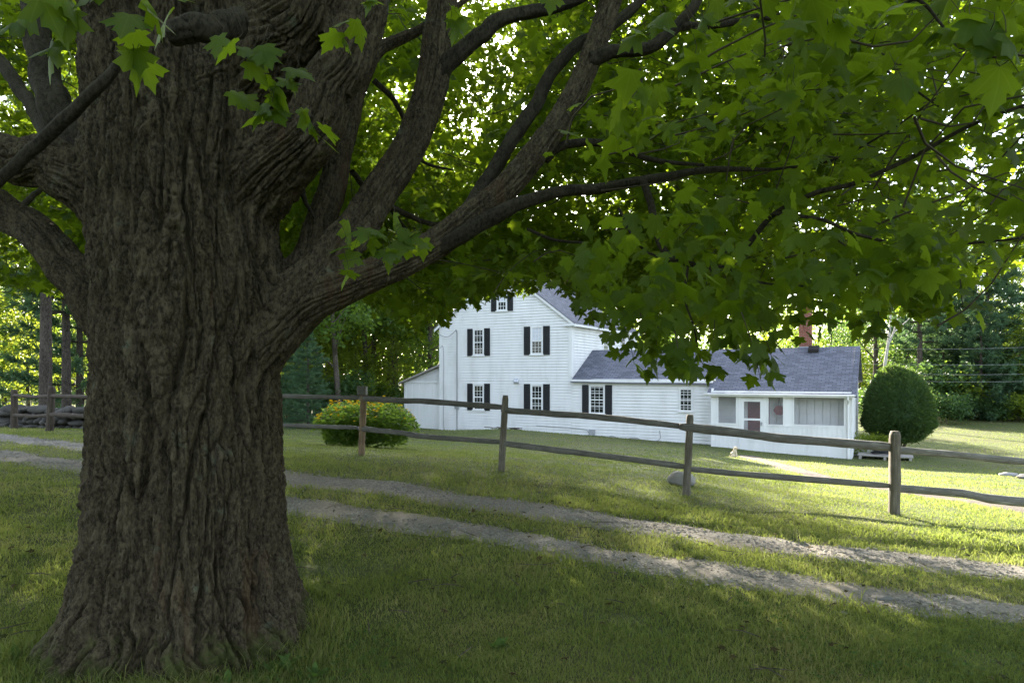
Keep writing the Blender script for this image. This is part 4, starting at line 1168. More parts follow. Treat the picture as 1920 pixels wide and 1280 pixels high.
def wood_beam(path, rx, rz, n=14, rough=.1, square=.5, seed=0):
    t, nx, ny = frames(path); m = len(path); th = np.linspace(0, 2 * math.pi, n, endpoint=False) + .3
    c, s = np.cos(th), np.sin(th); sq = (np.abs(c) ** 6 + np.abs(s) ** 6) ** (-1 / 6) * square + (1 - square)
    d = np.arange(m) / m
    A = (1 + rough * pn(c[None, :] * 1.5 + seed, s[None, :] * 1.5, d[:, None] * 5) + rough * .5 * pn(c[None, :] * 4, s[None, :] * 4 + seed, d[:, None] * 14)) * sq[None, :]
    v = path[:, None, :] + nx[:, None, :] * (A * c * np.asarray(rx)[:, None])[..., None] + ny[:, None, :] * (A * s * np.asarray(rz)[:, None])[..., None]
    i = np.arange(m - 1)[:, None] * n; j = np.arange(n)[None, :]; j2 = (j + 1) % n
    f = np.stack([i + j, i + j2, i + n + j2, i + n + j], -1).reshape(-1, 4)
    L_ = np.concatenate([[0], np.cumsum(np.linalg.norm(np.diff(path, axis=0), axis=1))])
    uv = np.stack(np.broadcast_arrays(L_[:, None] + seed, (th * .06)[None, :] + 0 * L_[:, None]), -1).reshape(-1, 2)
    v = v.reshape(-1, 3)
    # end caps
    v = np.vstack([v, path[0], path[-1]]); uv = np.vstack([uv, [[0, 0]], [[0, 0]]]); k = len(v)
    c0 = np.stack([np.full(n, k - 2), (np.arange(n) + 1) % n, np.arange(n)], -1); b = (m - 1) * n
    c1 = np.stack([np.full(n, k - 1), b + np.arange(n), b + (np.arange(n) + 1) % n], -1)
    return v, [f, np.vstack([c0, c1])], uv


for k, (px, py, Y, w, lean_) in enumerate(POSTS):
    top = P(px, py, Y); bx_ = P(px - lean_, py, Y); gz_ = g1(bx_[0], Y)
    bot = np.array([bx_[0] - lean_ / F * Y * .1, Y, gz_ - .3])
    path = spline(np.array([bot, bot * .5 + top * .5 + np.array([random.uniform(-.01, .01), 0, 0]), top]), 26)
    r = w * .44 / F * Y; prof = np.linspace(1.05, .95, 26) * r; prof[-1] *= .8
    v, f, uv = wood_beam(path, prof, prof * 1.1, 14, .13, .75, k * 3.7)
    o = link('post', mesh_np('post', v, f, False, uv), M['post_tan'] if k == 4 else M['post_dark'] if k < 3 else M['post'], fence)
    if k == 4:
        q = MB(); q.box((top[0] - .10, Y - .08, top[2] - .02), (top[0] + .05, Y + .09, top[2] + .13)); q.tube([(top[0] - .24, Y, top[2] - .03), (top[0] + .2, Y, top[2] - .05)], .012, 6); q.build('post_cap', M['fence'], o)
RAILS = [((24, 741, 19), (101, 742, 17.3), 7), ((24, 778, 19), (101, 777, 17.3), 7), ((93, 742, 17.3), (240, 742, 15.3), 8), ((93, 777, 17.3), (240, 783, 15.3), 9),
         ((230, 742, 15.3), (395, 740, 13.5), 9), ((230, 783, 15.3), (395, 790, 13.5), 9), ((385, 740, 13.5), (686, 746, 12.0), 9), ((385, 790, 13.5), (680, 802, 12.0), 9),
         ((674, 746, 12.02), (952, 764, 10.82), 12), ((672, 803, 12.02), (946, 829, 10.82), 11), ((940, 768, 10.8), (1298, 801, 10.12), 13), ((938, 830, 10.8), (1292, 875, 10.12), 13),
         ((1274, 799, 10.1), (1682, 838, 9.92), 19), ((1284, 878, 10.1), (1680, 911, 9.92), 13), ((1668, 842, 9.9), (2096, 880, 9.7), 15), ((1668, 914, 9.9), (2096, 952, 9.7), 18)]
for k, (a, b, w) in enumerate(RAILS):
    pa, pb = P(*a), P(*b); mid = (pa + pb) / 2 + np.array([0, random.uniform(-.03, .03), random.uniform(-.045, .03)])
    path = spline(np.array([pa, pa * .7 + pb * .3 + np.array([0, 0, random.uniform(-.02, .015)]), mid, pb]), 44)
    r = w * .44 / F * path[:, 1] * (1 + .12 * pn(np.linspace(0, 4, 44) + k * 5, 0.5, .2)); ends = np.clip(np.minimum(np.arange(44), 43 - np.arange(44)) / 5 + .62, 0, 1)
    v, f, uv = wood_beam(path, r * .8 * ends, r * ends, 12, .16, .35, k * 1.9)
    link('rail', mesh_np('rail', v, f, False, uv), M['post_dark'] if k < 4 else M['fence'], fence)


# ------------------------------------------------------------------ stones
def rock(rx, ry, rz, seed, n=26):
    th = np.linspace(0, 2 * math.pi, n, endpoint=False); ph = np.linspace(.02, math.pi - .02, n // 2)
    T, PH = np.meshgrid(th, ph); x = np.cos(T) * np.sin(PH); y = np.sin(T) * np.sin(PH); z = np.cos(PH)
    d = 1 + .30 * pn(x * 1.3 + seed, y * 1.3, z * 1.3) + .12 * pn(x * 3.1 + seed, y * 3.1, z * 3.1)
    v = np.stack([x * d * rx, y * d * ry, z * d * rz], -1).reshape(-1, 3); m = len(ph)
    i = np.arange(m - 1)[:, None] * n; j = np.arange(n)[None, :]; j2 = (j + 1) % n
    return v, np.stack([i + j, i + n + j, i + n + j2, i + j2], -1).reshape(-1, 4)


def put_rock(name, px, py, r, seed, label, sink=.3):
    x, y = hit(px, py); v, f = rock(*r, seed)
    o = link(name, mesh_np(name, v, f, True), M['stone_dark'] if r[2] < .05 or px == 1922 else M['rock']); o.location = (x, y, g1(x, y) + r[2] * (1 - sink) * .8); return tag(o, label, 'rock')


put_rock('boulder', 1278, 909, (.23, .20, .15), 2.2, 'pale rounded boulder on the lawn behind the thin leaning fence post')
put_rock('flat_rock', 1890, 892, (.27, .18, .08), 5.2, 'flat pale rock on the lawn far right of the porch', .4)
put_rock('flat_rock', 1922, 897, (.2, .2, .09), 8.2, 'darker stone lying just right of the flat pale rock', .4)
put_rock('flat_rock', 1653, 1124, (.085, .05, .02), 11.1, 'small flat stone set in the near wheel rut', .3)
# dry stone wall at the far left
parts = []
for row in range(4):
    x = -21.0
    while x < -8.0:
        w = random.choice((random.uniform(.16, .35), random.uniform(.3, .8))); cy = 20.6 + (x + 14) * -.30; v, f = rock(w / 2 * 1.15, .3, .115 * random.uniform(.7, 1.5), random.uniform(0, 90), 14); v = np.round(v / .055) * .055 * .55 + v * .45
        v = v + np.array([x + w / 2, cy + random.uniform(-.08, .08), g1(x, cy) + .06 + row * .15 + random.uniform(-.05, .05)]); parts.append((v, f)); x += w * random.uniform(.85, 1.0)
v, f = join_np(parts); tag(link('stone_wall', mesh_np('stone_wall', v, f, False), M['wallstone']), 'low dry stone wall of grey field stones behind the far left fence', 'wall')


# ------------------------------------------------------------------ trees and shrubs
def lobes_points(n, lobes):
    """points through the shells of overlapping lobes"""
    lob = np.array(lobes, float); wt = lob[:, 3] * lob[:, 3]; k = RNG.choice(len(lob), n, p=wt / wt.sum())
    d = RNG.normal(0, 1, (n, 3)); d /= np.linalg.norm(d, axis=1)[:, None]
    r = RNG.uniform(.25, 1, n) ** .45 * lob[k, 3]
    return lob[k, :3] + d * r[:, None] * np.array([1, 1, .72]), d


def leafy(n, lobes, size, clump=9, sp=.28):
    c, d = lobes_points(max(1, n // clump), lobes)
    lump = pn(c[:, 0] * .6, c[:, 1] * .6, c[:, 2] * .8); ok = lump > RNG.uniform(-.7, .15, len(c)); c, d = c[ok], d[ok]
    k = np.repeat(np.arange(len(c)), clump); p = c[k] + RNG.normal(0, sp, (len(k), 3))
    tip, nrm = droopy(len(p), -60, 20); nrm = nrm + d[k] * .6
    return leaf_mesh(p, tip, nrm, size * RNG.uniform(.7, 1.3, len(p)), OUT_Q)


def branchy(H, r0, tips, lean=(0, 0), zfrac=.35):
    top = np.array([lean[0], lean[1], H]); p = spline(np.array([[0, 0, -.4], [lean[0] * .2 + .1, lean[1] * .2, H * .3], [lean[0] * .6 - .1, lean[1] * .6, H * .65], top]), 24)
    parts = [tube_np(p, np.linspace(r0, r0 * .15, 24) * (1 + .5 * np.exp(-np.linspace(0, 12, 24))), 10)]
    for tp in tips:
        k = min(22, max(6, int(24 * min(.9, max(zfrac, (tp[2] - .25 * np.hypot(tp[0], tp[1])) / H * .8)))))
        a = p[k]; m_ = a * .5 + np.array(tp) * .5 + np.array([0, 0, -.15]); parts.append(tube_np(spline(np.array([a, m_, tp]), 10), np.linspace(r0 * .38 * (1 - k / 30), .02, 10), 6))
    return join_np(parts)


def broad_tree(H, R, base, n, leafmat, size=.21, r0=.2, nl=16, lean=(0, 0)):
    lobes = []
    for k in range(nl):
        t = (k + .5) / nl; z = H * (base + (1 - base) * t); rad = R * math.sqrt(max(.05, 1 - abs(2 * t - .75) ** 2 * .62)); a = k * 2.4 + random.uniform(-.5, .5); q = rad * random.uniform(.35, .85)
        lobes.append((math.cos(a) * q + lean[0] * t, math.sin(a) * q + lean[1] * t, z, R * random.uniform(.34, .56)))
    root = empty('forest_tree'); v, f = branchy(H * .97, r0, [(l[0], l[1], l[2]) for l in lobes[::1]], lean, base * .6)
    link('trunk', mesh_np('trunk', v, f, True), M['bark_far'], root)
    v, f = leafy(n, lobes, size, 9, .26 * R / 3.2); link('crown', mesh_np('crown', v, f), leafmat, root)
    return root


def pine_tree(H, R, base, n_wh, leafmat, droop=.0, r0=.22):
    root = empty('pine_tree'); parts = []; P_ = []; D_ = []
    p = spline(np.array([[0, 0, -.4], [.05, 0, H * .5], [0, .05, H]]), 24); parts.append(tube_np(p, np.linspace(r0, .03, 24), 10))
    for k in range(n_wh):
        t = k / (n_wh - 1); z = H * (base + (.985 - base) * t); L_ = R * (1 - t) ** .75 * random.uniform(.75, 1.1) + .35
        for j in range(5):
            a = k * .9 + j * 1.2566 + random.uniform(-.3, .3); l = L_ * random.uniform(.65, 1.1); up = .22 - droop + .35 * t
            e = np.array([math.cos(a) * l, math.sin(a) * l, z + l * up]); s = np.array([0, 0, z]); m_ = (s + e) / 2 - np.array([0, 0, .06 * l])
            b = spline(np.array([s, m_, e]), 9); parts.append(tube_np(b, np.linspace(.045 * (1 - t) + .015, .008, 9), 5))
            nt = int(4 + l * 5); tt = RNG.uniform(.25, 1.02, nt); q = np.stack([np.interp(tt, np.linspace(0, 1, 9), b[:, c]) for c in range(3)], -1)
            sd = np.array([-math.sin(a), math.cos(a), 0]); q = q + sd[None] * (RNG.uniform(-.5, .5, nt) * (l * .45) * (1.05 - tt))[:, None] + RNG.normal(0, .05, (nt, 3))
            P_.append(q); D_.append(np.tile(np.array([math.cos(a), math.sin(a), .35]), (nt, 1)))
    v, f = join_np(parts); link('trunk', mesh_np('trunk', v, f, True), M['bark_pine'], root)
    c = np.concatenate(P_); d = np.concatenate(D_); per = 15; k = np.repeat(np.arange(len(c)), per)
    tip = d[k] + RNG.normal(0, .75, (len(k), 3)); nrm = RNG.normal(0, 1, (len(k), 3)); pos = c[k] + RNG.normal(0, .05, (len(k), 3))
    o = (np.array([[-.07, 0, 0], [.07, 0, 0], [.05, 1, 0], [-.05, 1, 0]], float), np.array([[0, 1, 2, 3]]))
    v, f = leaf_mesh(pos, tip, nrm, RNG.uniform(.26, .48, len(k)), o); link('crown', mesh_np('crown', v, f), leafmat, root)
    return root


def shrub(R, H, n, mat, size=.12, stems=True):
    lobes = [(0, 0, H * .5, min(R, H) * .6)] + [(math.cos(k * 1.1) * R * .6, math.sin(k * 1.1) * R * .6, H * random.uniform(.3, .75), R * .42) for k in range(7)]
    root = empty('shrub'); v, f = branchy(H * .7, .04, [(l[0], l[1], l[2]) for l in lobes], (0, 0), .1); link('stem', mesh_np('stem', v, f, True), M['bark_far'], root)
    v, f = leafy(n, lobes, size, 9, .16); v[:, 2] = np.abs(v[:, 2]); link('foliage', mesh_np('foliage', v, f), mat, root); return root


PROTO = {'a': broad_tree(15, 3.9, .22, 10500, M['leaf_a'], .22), 'b': broad_tree(12.5, 3.3, .16, 8500, M['leaf_b'], .21, .15),
         'c': broad_tree(18, 4.6, .30, 12500, M['leaf_c'], .25, .26), 'd': broad_tree(10, 3.0, .10, 7500, M['leaf_b'], .2, .12),
         'e': broad_tree(14, 3.4, .35, 8000, M['leaf_a'], .22, .17, 13, (1.2, .4)),
         'p': pine_tree(17, 4.2, .16, 19, M['needle']), 'q': pine_tree(12, 4.0, .03, 16, M['needle'], .12), 'r': pine_tree(19, 3.6, .32, 17, M['needle'], .05, .26),
         's': shrub(1.8, 2.4, 5000, M['leaf_c'], .15), 't': shrub(1.6, 2.0, 4500, M['leaf_b'], .14)}
NAMES = dict(a='leafy_tree', b='leafy_tree', c='tall_tree', d='young_tree', e='leafy_tree', p='pine_tree', q='pine_tree', r='pine_tree', s='shrub', t='shrub')
CATS = dict(a='tree', b='tree', c='tree', d='tree', e='tree', p='tree', q='tree', r='tree', s='shrub', t='shrub')
KINDL = dict(a='broad green leafy tree', b='light yellow-green leafy tree', c='tall dark-leaved tree', d='low bright yellow-green tree', e='slender thin-crowned tree',
             p='tall pine with whorled boughs', q='bushy pine with boughs to the ground', r='pine with a tall bare lower trunk', s='rounded green shrub', t='light green shrub')
used = set()


def plant(kind, px, Y, scale=1.0, where='', group=None, label=None):
    src = PROTO[kind]
    o = src if kind not in used else copy_tree(src)
    used.add(kind)
    x = (px - 960) / F * Y; o.name = NAMES[kind]
    o.location = (x, Y, g1(x, Y) - .05); o.rotation_euler = (0, 0, random.uniform(0, 6.28)); s = scale * random.uniform(.95, 1.05); o.scale = (s, s, s * random.uniform(.94, 1.08))
    tag(o, label or (KINDL[kind] + ' ' + where), CATS[kind], group)
    return o


LW = 'in the wood beyond the stone wall'; LG = 'trees beyond the stone wall'
plant('r', 85, 25.5, .95, label='pine with mossy trunk close behind the stone wall, left of the maple trunk')
plant('r', 125, 27.5, .8, label='thinner pine standing just right of the mossy pine behind the stone wall')
plant('q', 150, 32, .9, label='bushy blue-green pine showing beside the left edge of the maple trunk')
for px, Y, k, s in ((-60, 34, 'b', 1.0), (10, 40, 'd', 1.0), (55, 36, 'd', .8), (110, 46, 'b', 1.1), (200, 38, 'a', 1.0), (-150, 30, 'a', 1.1), (300, 44, 'b', 1.1), (420, 42, 'a', 1.0), (-20, 52, 'e', 1.1), (140, 60, 'b', 1.1)):
    plant(k, px, Y, s, LW, LG)
MW = 'between the maple trunk and the house'; MG = 'trees left of the house'
plant('q', 578, 32, .40, label='dense low blue-green pine on the lawn edge behind the fence and flower clump')
plant('q', 520, 35, .50, label='bushy pine partly hidden by the right edge of the maple trunk')
for px, Y, k, s in ((560, 52, 'b', 1.35), (640, 48, 'd', 1.3), (620, 60, 'a', 1.4), (690, 50, 'e', 1.3), (722, 49, 'e', 1.25), (735, 56, 'b', 1.3), (785, 62, 'a', 1.35), (540, 62, 'a', 1.4), (668, 68, 'c', 1.2), (600, 46, 'e', 1.2), (612, 45, 'd', .6), (668, 46, 'd', .55), (738, 47, 'd', .6), (692, 48, 'e', 1.35), (738, 52, 'a', 1.35), (738, 58, 'c', 1.4), (690, 63, 'a', 1.5)):
    plant(k, px, Y, s, MW, MG)
for px, Y, k, s in ((475, 38, 'c', 1.12), (560, 45, 'b', 1.35), (640, 40, 'e', 1.15)):
    plant(k, px, Y, s, MW, MG)
plant('a', 806, 50, 1.25, label='dark green tree touching the left corner of the house above the lean-to')
for px, Y, k, s in ((540, 40, 's', 1.2), (585, 43, 't', 1.4), (630, 42, 's', 1.3), (670, 45, 't', 1.4), (712, 46, 's', 1.1), (742, 47, 't', 1.2)):
    plant(k, px, Y, s, 'at the wood edge left of the house', 'shrubs left of the house')
BG = 'trees behind the house'
for px, Y, k, s in ((835, 60, 'c', 1.16), (912, 63, 'e', 1.4), (760, 66, 'a', 1.4), (955, 68, 'd', 1.3), (1040, 64, 'b', 1.1), (1120, 62, 'a', 1.0), (1190, 60, 'b', .95), (1260, 58, 'e', .85), (1340, 54, 'a', .72), (1400, 52, 'b', .75), (1455, 66, 'a', .66), (1500, 68, 'b', .74), (1560, 67, 'a', .66), (1610, 70, 'b', .78), (1585, 74, 'e', .7)):
    plant(k, px, Y, s, 'behind the roofs of the white house', BG)
RW = 'in the wood edge right of the topiary'; RG = 'trees right of the topiary'
for px, Y, k, s in ((1640, 56, 'c', .9), (1700, 60, 'c', 1.0), (1725, 49, 'r', .9), (1790, 52, 'q', 1.0), (1755, 58, 'p', 1.0), (1850, 50, 'q', 1.15), (1935, 52, 'q', 1.2), (1900, 60, 'b', 1.1), (2010, 50, 'b', 1.1), (2100, 52, 'a', 1.1), (1768, 51, 'q', .62), (1838, 48, 'q', .7), (1915, 49, 'd', .75), (1830, 66, 'c', 1.0), (1980, 66, 'b', 1.2), (2200, 48, 'a', 1.1)):
    plant(k, px, Y, s, RW, RG)
for px, Y, k, s in ((1640, 48, 's', 1.1), (1728, 49, 's', 1.9), (1772, 45, 's', .9), (1800, 49, 't', 1.7), (1858, 47, 's', .8), (1880, 50, 's', 2.1), (1925, 46, 't', 1.0), (1990, 47, 's', 1.6), (2060, 45, 's', 1.2)):
    plant(k, px, Y, s, 'along the far edge of the sunlit lawn', 'shrubs along the far lawn')
# pale forked dead trunk above the topiary
dt = empty('dead_tree'); xx = (1652 - 960) / F * 44; dt.location = (xx, 44, g1(xx, 44))
v, f = join_np([tube_np(spline(np.array([[0, 0, -.3], [.15, 0, 3], [.5, 0, 5.6]]), 14), np.linspace(.13, .085, 14), 10), tube_np(spline(np.array([[.5, 0, 5.6], [.62, 0, 7.2], [.75, .2, 10]]), 12), np.linspace(.085, .02, 12), 8),
                tube_np(spline(np.array([[.42, 0, 5.1], [.95, 0, 6.5], [1.3, -.2, 8.6]]), 12), np.linspace(.07, .02, 12), 8), tube_np(spline(np.array([[.8, 0, 6.0], [1.7, 0, 6.8], [2.4, .1, 7.4]]), 10), np.linspace(.04, .012, 10), 6)])
link('trunk', mesh_np('trunk', v, f, True), M['bark_birch'], dt); tag(dt, 'pale bare forked trunk leaning up behind the round topiary', 'tree')
# far woodland closing the view
parts = []
for k in range(170):
    a = math.radians(-62 + 124 * k / 169); d = random.uniform(84, 108); x, y = math.sin(a) * d, math.cos(a) * d; z = g1(x, y); hh = random.uniform(7, 11.5)
    parts.append(leafy(900, [(x, y, z + hh * .25, 3.4), (x + 1, y, z + hh * .55, 3.4), (x, y, z + hh * .8, 2.6)], .52, 9, .7))
v, f = join_np(parts); tag(link('woods', mesh_np('woods', v, f), M['leaf_a']), 'far-off green woodland closing the view behind the nearer trees', 'woods', kind='stuff')

# round clipped topiary
tx, ty = (1684 - 960) / F * 30.5, 30.5; tz = g1(tx, ty)
top_ = empty('topiary', (tx, ty, tz)); tag(top_, 'big clipped dome-shaped evergreen beside the porch end of the house', 'topiary')
n = 42000; d = RNG.normal(0, 1, (n, 3)); d /= np.linalg.norm(d, axis=1)[:, None]


def dome(d):
    r = 1 + .085 * pn(d[:, 0] * 1.9, d[:, 1] * 1.9, d[:, 2] * 1.9) + .04 * pn(d[:, 0] * 7, d[:, 1] * 7, d[:, 2] * 7)
    x = d[:, 0] * 1.36 * r; y = d[:, 1] * 1.36 * r; z = np.where(d[:, 2] > 0, d[:, 2] * 2.4, d[:, 2] * .95) * r
    return np.stack([x, y, z + 1.45], -1)


p = dome(d) * 1.0; p = p - d * (np.abs(RNG.normal(0, .07, n)) - .12 * RNG.uniform(0, 1, n) ** 6)[:, None]; p[:, 2] = np.maximum(p[:, 2], .25 + RNG.uniform(0, .4, n))
kp = (pn(p[:, 0] * 2.3, p[:, 1] * 2.3, p[:, 2] * 2.3) > RNG.uniform(-1.0, -.05, n)) & ((p[:, 2] > 1.1) | (RNG.uniform(0, 1, n) < .5)); p, d = p[kp], d[kp]; n = len(p)
tip = d + RNG.normal(0, .55, (n, 3)) + np.array([0, 0, .3]); v, f = leaf_mesh(p, tip, RNG.normal(0, 1, (n, 3)), RNG.uniform(.06, .13, n), (np.array([[-.16, 0, 0], [.16, 0, 0], [.1, 1, 0], [-.1, 1, 0]], float), np.array([[0, 1, 2, 3]])))
th = np.linspace(0, 2 * math.pi, 40, endpoint=False); ph = np.linspace(.01, math.pi - .01, 24); T, PH = np.meshgrid(th, ph)
dd = np.stack([np.cos(T) * np.sin(PH), np.sin(T) * np.sin(PH), np.cos(PH)], -1).reshape(-1, 3); core = dome(dd); core = (core - [0, 0, 1.5]) * .9 + [0, 0, 1.55]; core[:, 2] = np.maximum(core[:, 2], .55)
i = np.arange(23)[:, None] * 40; j = np.arange(40)[None, :]; j2 = (j + 1) % 40; cf = np.stack([i + j, i + 40 + j, i + 40 + j2, i + j2], -1).reshape(-1, 4)
v, f = join_np([(v, f), (core, cf)]); link('crown', mesh_np('crown', v, f), M['yew'], top_)
v, f = join_np([tube_np(spline(np.array([[0, 0, -.2], [.05, 0, .5], [0, 0, 1.2]]), 8), np.linspace(.13, .1, 8), 8), tube_np(spline(np.array([[.1, 0, -.1], [.35, 0, .5], [.6, 0, 1.0]]), 8), np.linspace(.07, .05, 8), 7)])
link('trunk', mesh_np('trunk', v, f, True), M['bark_far'], top_)
# loose shrub between topiary and porch
o = plant('t', 1622, 29.6, .55, label='small loose shrub between the porch end and the topiary')

# flower clump
fx, fy = -3.45, 16.1; fz = g1(fx, fy)
fl = empty('flower_clump', (fx, fy, fz)); tag(fl, 'wide clump of yellow daisy-like flowers behind the fence', 'flowers')
n = 11000; a = RNG.uniform(0, 2 * math.pi, n); r = np.sqrt(RNG.uniform(0, 1, n)); hh = RNG.uniform(.03, 1, n)
hgt = lambda x, y: (1.02 + .14 * pn(x * 2.5, y * 2.5, 3.3)) * np.sqrt(np.clip(1 - (np.hypot(x, y) / 1.28) ** 4, 0, 1))
x = np.cos(a) * r * 1.1 * (.8 + .35 * hh); y = np.sin(a) * r * 1.0 * (.8 + .3 * hh); z = hh ** .75 * hgt(x, y)
tip, nrm = droopy(n, -40, 40); tip[:, 0] += x * .7; tip[:, 1] += y * .7
v, f = leaf_mesh(np.stack([x, y, z], -1), tip, nrm, RNG.uniform(.07, .14, n), (np.array([[0, 0, 0], [.24, .4, -.04], [0, 1, -.1], [-.24, .4, -.04]], float), np.array([[0, 1, 2, 3]])))
link('foliage', mesh_np('foliage', v, f), M['leaf_a'], fl)
n = 180; a = RNG.uniform(0, 2 * math.pi, n); r = np.sqrt(RNG.uniform(0, 1, n)) * 1.12; x = np.cos(a) * r * 1.04; y = np.sin(a) * r; z = hgt(x, y) + RNG.uniform(-.06, .12, n)
parts = []
for k in range(n):
    cn = np.array([x[k], y[k], max(.35, z[k])]); up = np.array([random.gauss(0, .4) + x[k] * .4, random.gauss(-.35, .35), 1.0]); up /= np.linalg.norm(up); e1 = np.cross(up, [0, 0, 1.0]) + 1e-3; e1 /= np.linalg.norm(e1); e2 = np.cross(up, e1)
    aa = np.arange(11) / 11 * 2 * math.pi; tip = np.cos(aa)[:, None] * e1 + np.sin(aa)[:, None] * e2
    parts.append(leaf_mesh(np.tile(cn, (11, 1)), tip, np.tile(up, (11, 1)), np.full(11, random.uniform(.034, .052)), (np.array([[0, 0, 0], [.2, .5, .02], [0, 1, -.1], [-.2, .5, .02]], float), np.array([[0, 1, 2, 3]]))))
v, f = join_np(parts); o = link('blossoms', mesh_np('blossoms', v, f), M['petal'], fl)


# weeds at the maple's foot
def weed(px, py, n, size, label, seed):
    x, y = hit(px, py); o = empty('weed', (x, y, g1(x, y)))
    a = np.arange(n) * 2.4; e = np.radians(RNG.uniform(15, 70, n)); tip = np.stack([np.cos(a) * np.cos(e), np.sin(a) * np.cos(e), np.sin(e)], -1); nrm = np.stack([-np.cos(a) * np.sin(e), -np.sin(a) * np.sin(e), np.cos(e)], -1)
    ol = (np.array([[0, 0, 0], [.07, .18, 0], [.2, .45, .03], [.17, .75, .0], [0, 1, -.12], [-.17, .75, .0], [-.2, .45, .03], [-.07, .18, 0]], float), np.array([[0, 1, 2, 3, 4, 5, 6, 7]]))
    v, f = leaf_mesh(RNG.normal(0, size * .25, (n, 3)) * np.array([1, 1, 0]), tip, nrm, RNG.uniform(.6, 1.2, n) * size, ol)
    link('leaves', mesh_np('leaves', v, f), M['weed'], o); return tag(o, label, 'weed')


weed(520, 1262, 20, .13, 'largest broad-leaved weed at the right foot of the maple', 1); weed(590, 1270, 12, .09, 'low weed right of the largest weed by the maple foot', 2); weed(420, 1290, 9, .10, 'bright weed in front of the maple base at the bottom edge', 3)
weed(30, 1240, 10, .10, 'weed in the grass left of the maple roots', 4); weed(940, 1215, 14, .075, 'spreading weed in the shaded lawn below the driveway', 5); weed(470, 1235, 14, .09, 'weed hugging the roots left of the largest weed', 6)
# clover and plantain patches in the near lawn
n = 11000; Y = RNG.uniform(2.2, 11, n); x = RNG.uniform(-1, 1, n) * (Y * .8 + 1); ok = (pn(x * .8, Y * .8, 12.3) > .12) & (seg_dist(x, Y, RUT_NEAR) > .42) & (seg_dist(x, Y, RUT_FAR) > .5) & (np.hypot(x - TR[0], Y - TR[1]) > .85)
x, Y = x[ok], Y[ok]; n = len(x); k = np.repeat(np.arange(n), 3); a = np.tile(np.arange(3) * 2.094, n) + RNG.uniform(0, 6.28, n)[k]
p = np.stack([x, Y, ground(x, Y) + RNG.uniform(.02, .045, n)], -1)[k]; tip = np.stack([np.cos(a), np.sin(a), RNG.uniform(-.2, .4, len(a))], -1)
v, f = leaf_mesh(p, tip, RNG.normal(0, .25, (len(a), 3)) + [0, 0, 1], RNG.uniform(.012, .024, n)[k], (np.array([[0, 0, 0], [.42, .55, .05], [.2, 1, 0], [-.2, 1, 0], [-.42, .55, .05]], float), np.array([[0, 1, 2, 3, 4]])))
tag(link('clover', mesh_np('clover', v, f), M['weed']), 'patches of small clover leaves among the lawn grass', 'clover', kind='stuff')
# fallen leaves
n = 300; px = RNG.uniform(-200, 2100, n); Y = RNG.uniform(2.4, 9, n) ** 1.0; x = (px - 960) / F * Y; p = np.stack([x, Y, ground(x, Y) + .045], -1)
p = p[np.hypot(x - TR[0], Y - TR[1]) > .9]; n = len(p); tip = RNG.normal(0, 1, (n, 3)) * [1, 1, .25]; nrm = RNG.normal(0, .3, (n, 3)) + [0, 0, 1]
v, f = leaf_mesh(p, tip, nrm, RNG.uniform(.04, .075, n), OUT_LO); tag(link('fallen_leaves', mesh_np('fallen_leaves', v, f), M['dead_leaf']), 'dry leaves scattered over the shaded lawn', 'leaves', kind='stuff')

parts = []
for k in range(90):
    Y = random.uniform(2.6, 8.0); x = random.uniform(-.75, .75) * Y
    if math.hypot(x - TR[0], Y - TR[1]) < .95: continue
    a = random.uniform(0, 6.28); L_ = random.uniform(.06, .3); z_ = g1(x, Y) + .035; d_ = np.array([math.cos(a), math.sin(a), random.uniform(-.05, .08)]) * L_ / 2; c_ = np.array([x, Y, z_])
    parts.append(tube_np(np.array([c_ - d_, c_ + [0, 0, .008], c_ + d_ + RNG.normal(0, .012, 3)]), np.array([.004, .0045, .002]), 5))
v, f = join_np(parts); tag(link('fallen_twigs', mesh_np('fallen_twigs', v, f), M['bark_far']), 'small dry twigs lying in the shaded grass', 'twigs', kind='stuff')

# ------------------------------------------------------------------ small things by the house
# dog statue (sitting)
sx, sy = hit(1376, 856); sz = g1(sx, sy)
bm_pts = [((0, 0, .17), .085), ((.02, 0, .26), .075), ((.05, 0, .36), .06)]
st = empty('dog_statue', (sx, sy, sz - .02), -.5); st.scale = (.86, .86, .86); tag(st, 'small cream dog statue sitting on the grass by the porch door', 'statue')


def blob(c, r, seed=0, n=16):
    v, f = rock(r[0], r[1], r[2], seed + 40, n); th = None
    return v + np.array(c), f


parts = [blob((0, 0, .13), (.12, .09, .13), 1), blob((.035, 0, .26), (.085, .075, .13), 2), blob((.07, 0, .40), (.075, .065, .07), 3), blob((.14, 0, .385), (.05, .035, .03), 4),
         blob((.02, .06, .40), (.02, .02, .055), 5), blob((.02, -.06, .40), (.02, .02, .055), 6),
         tube_np(spline(np.array([[.07, .05, .26], [.105, .05, .12], [.12, .05, .0]]), 8), np.array([.04, .038, .034, .03, .028, .027, .03, .03]), 10), tube_np(spline(np.array([[.07, -.05, .26], [.105, -.05, .12], [.12, -.05, .0]]), 8), np.array([.04, .038, .034, .03, .028, .027, .03, .03]), 10),
         blob((.0, .085, .06), (.09, .04, .06), 8), blob((.0, -.085, .06), (.09, .04, .06), 9), tube_np(spline(np.array([[-.1, 0, .05], [-.17, .03, .04], [-.2, .08, .06]]), 8), np.linspace(.025, .01, 8), 8)]
v, f = join_np(parts); link('body', mesh_np('body', v, f, True), M['statue'], st)
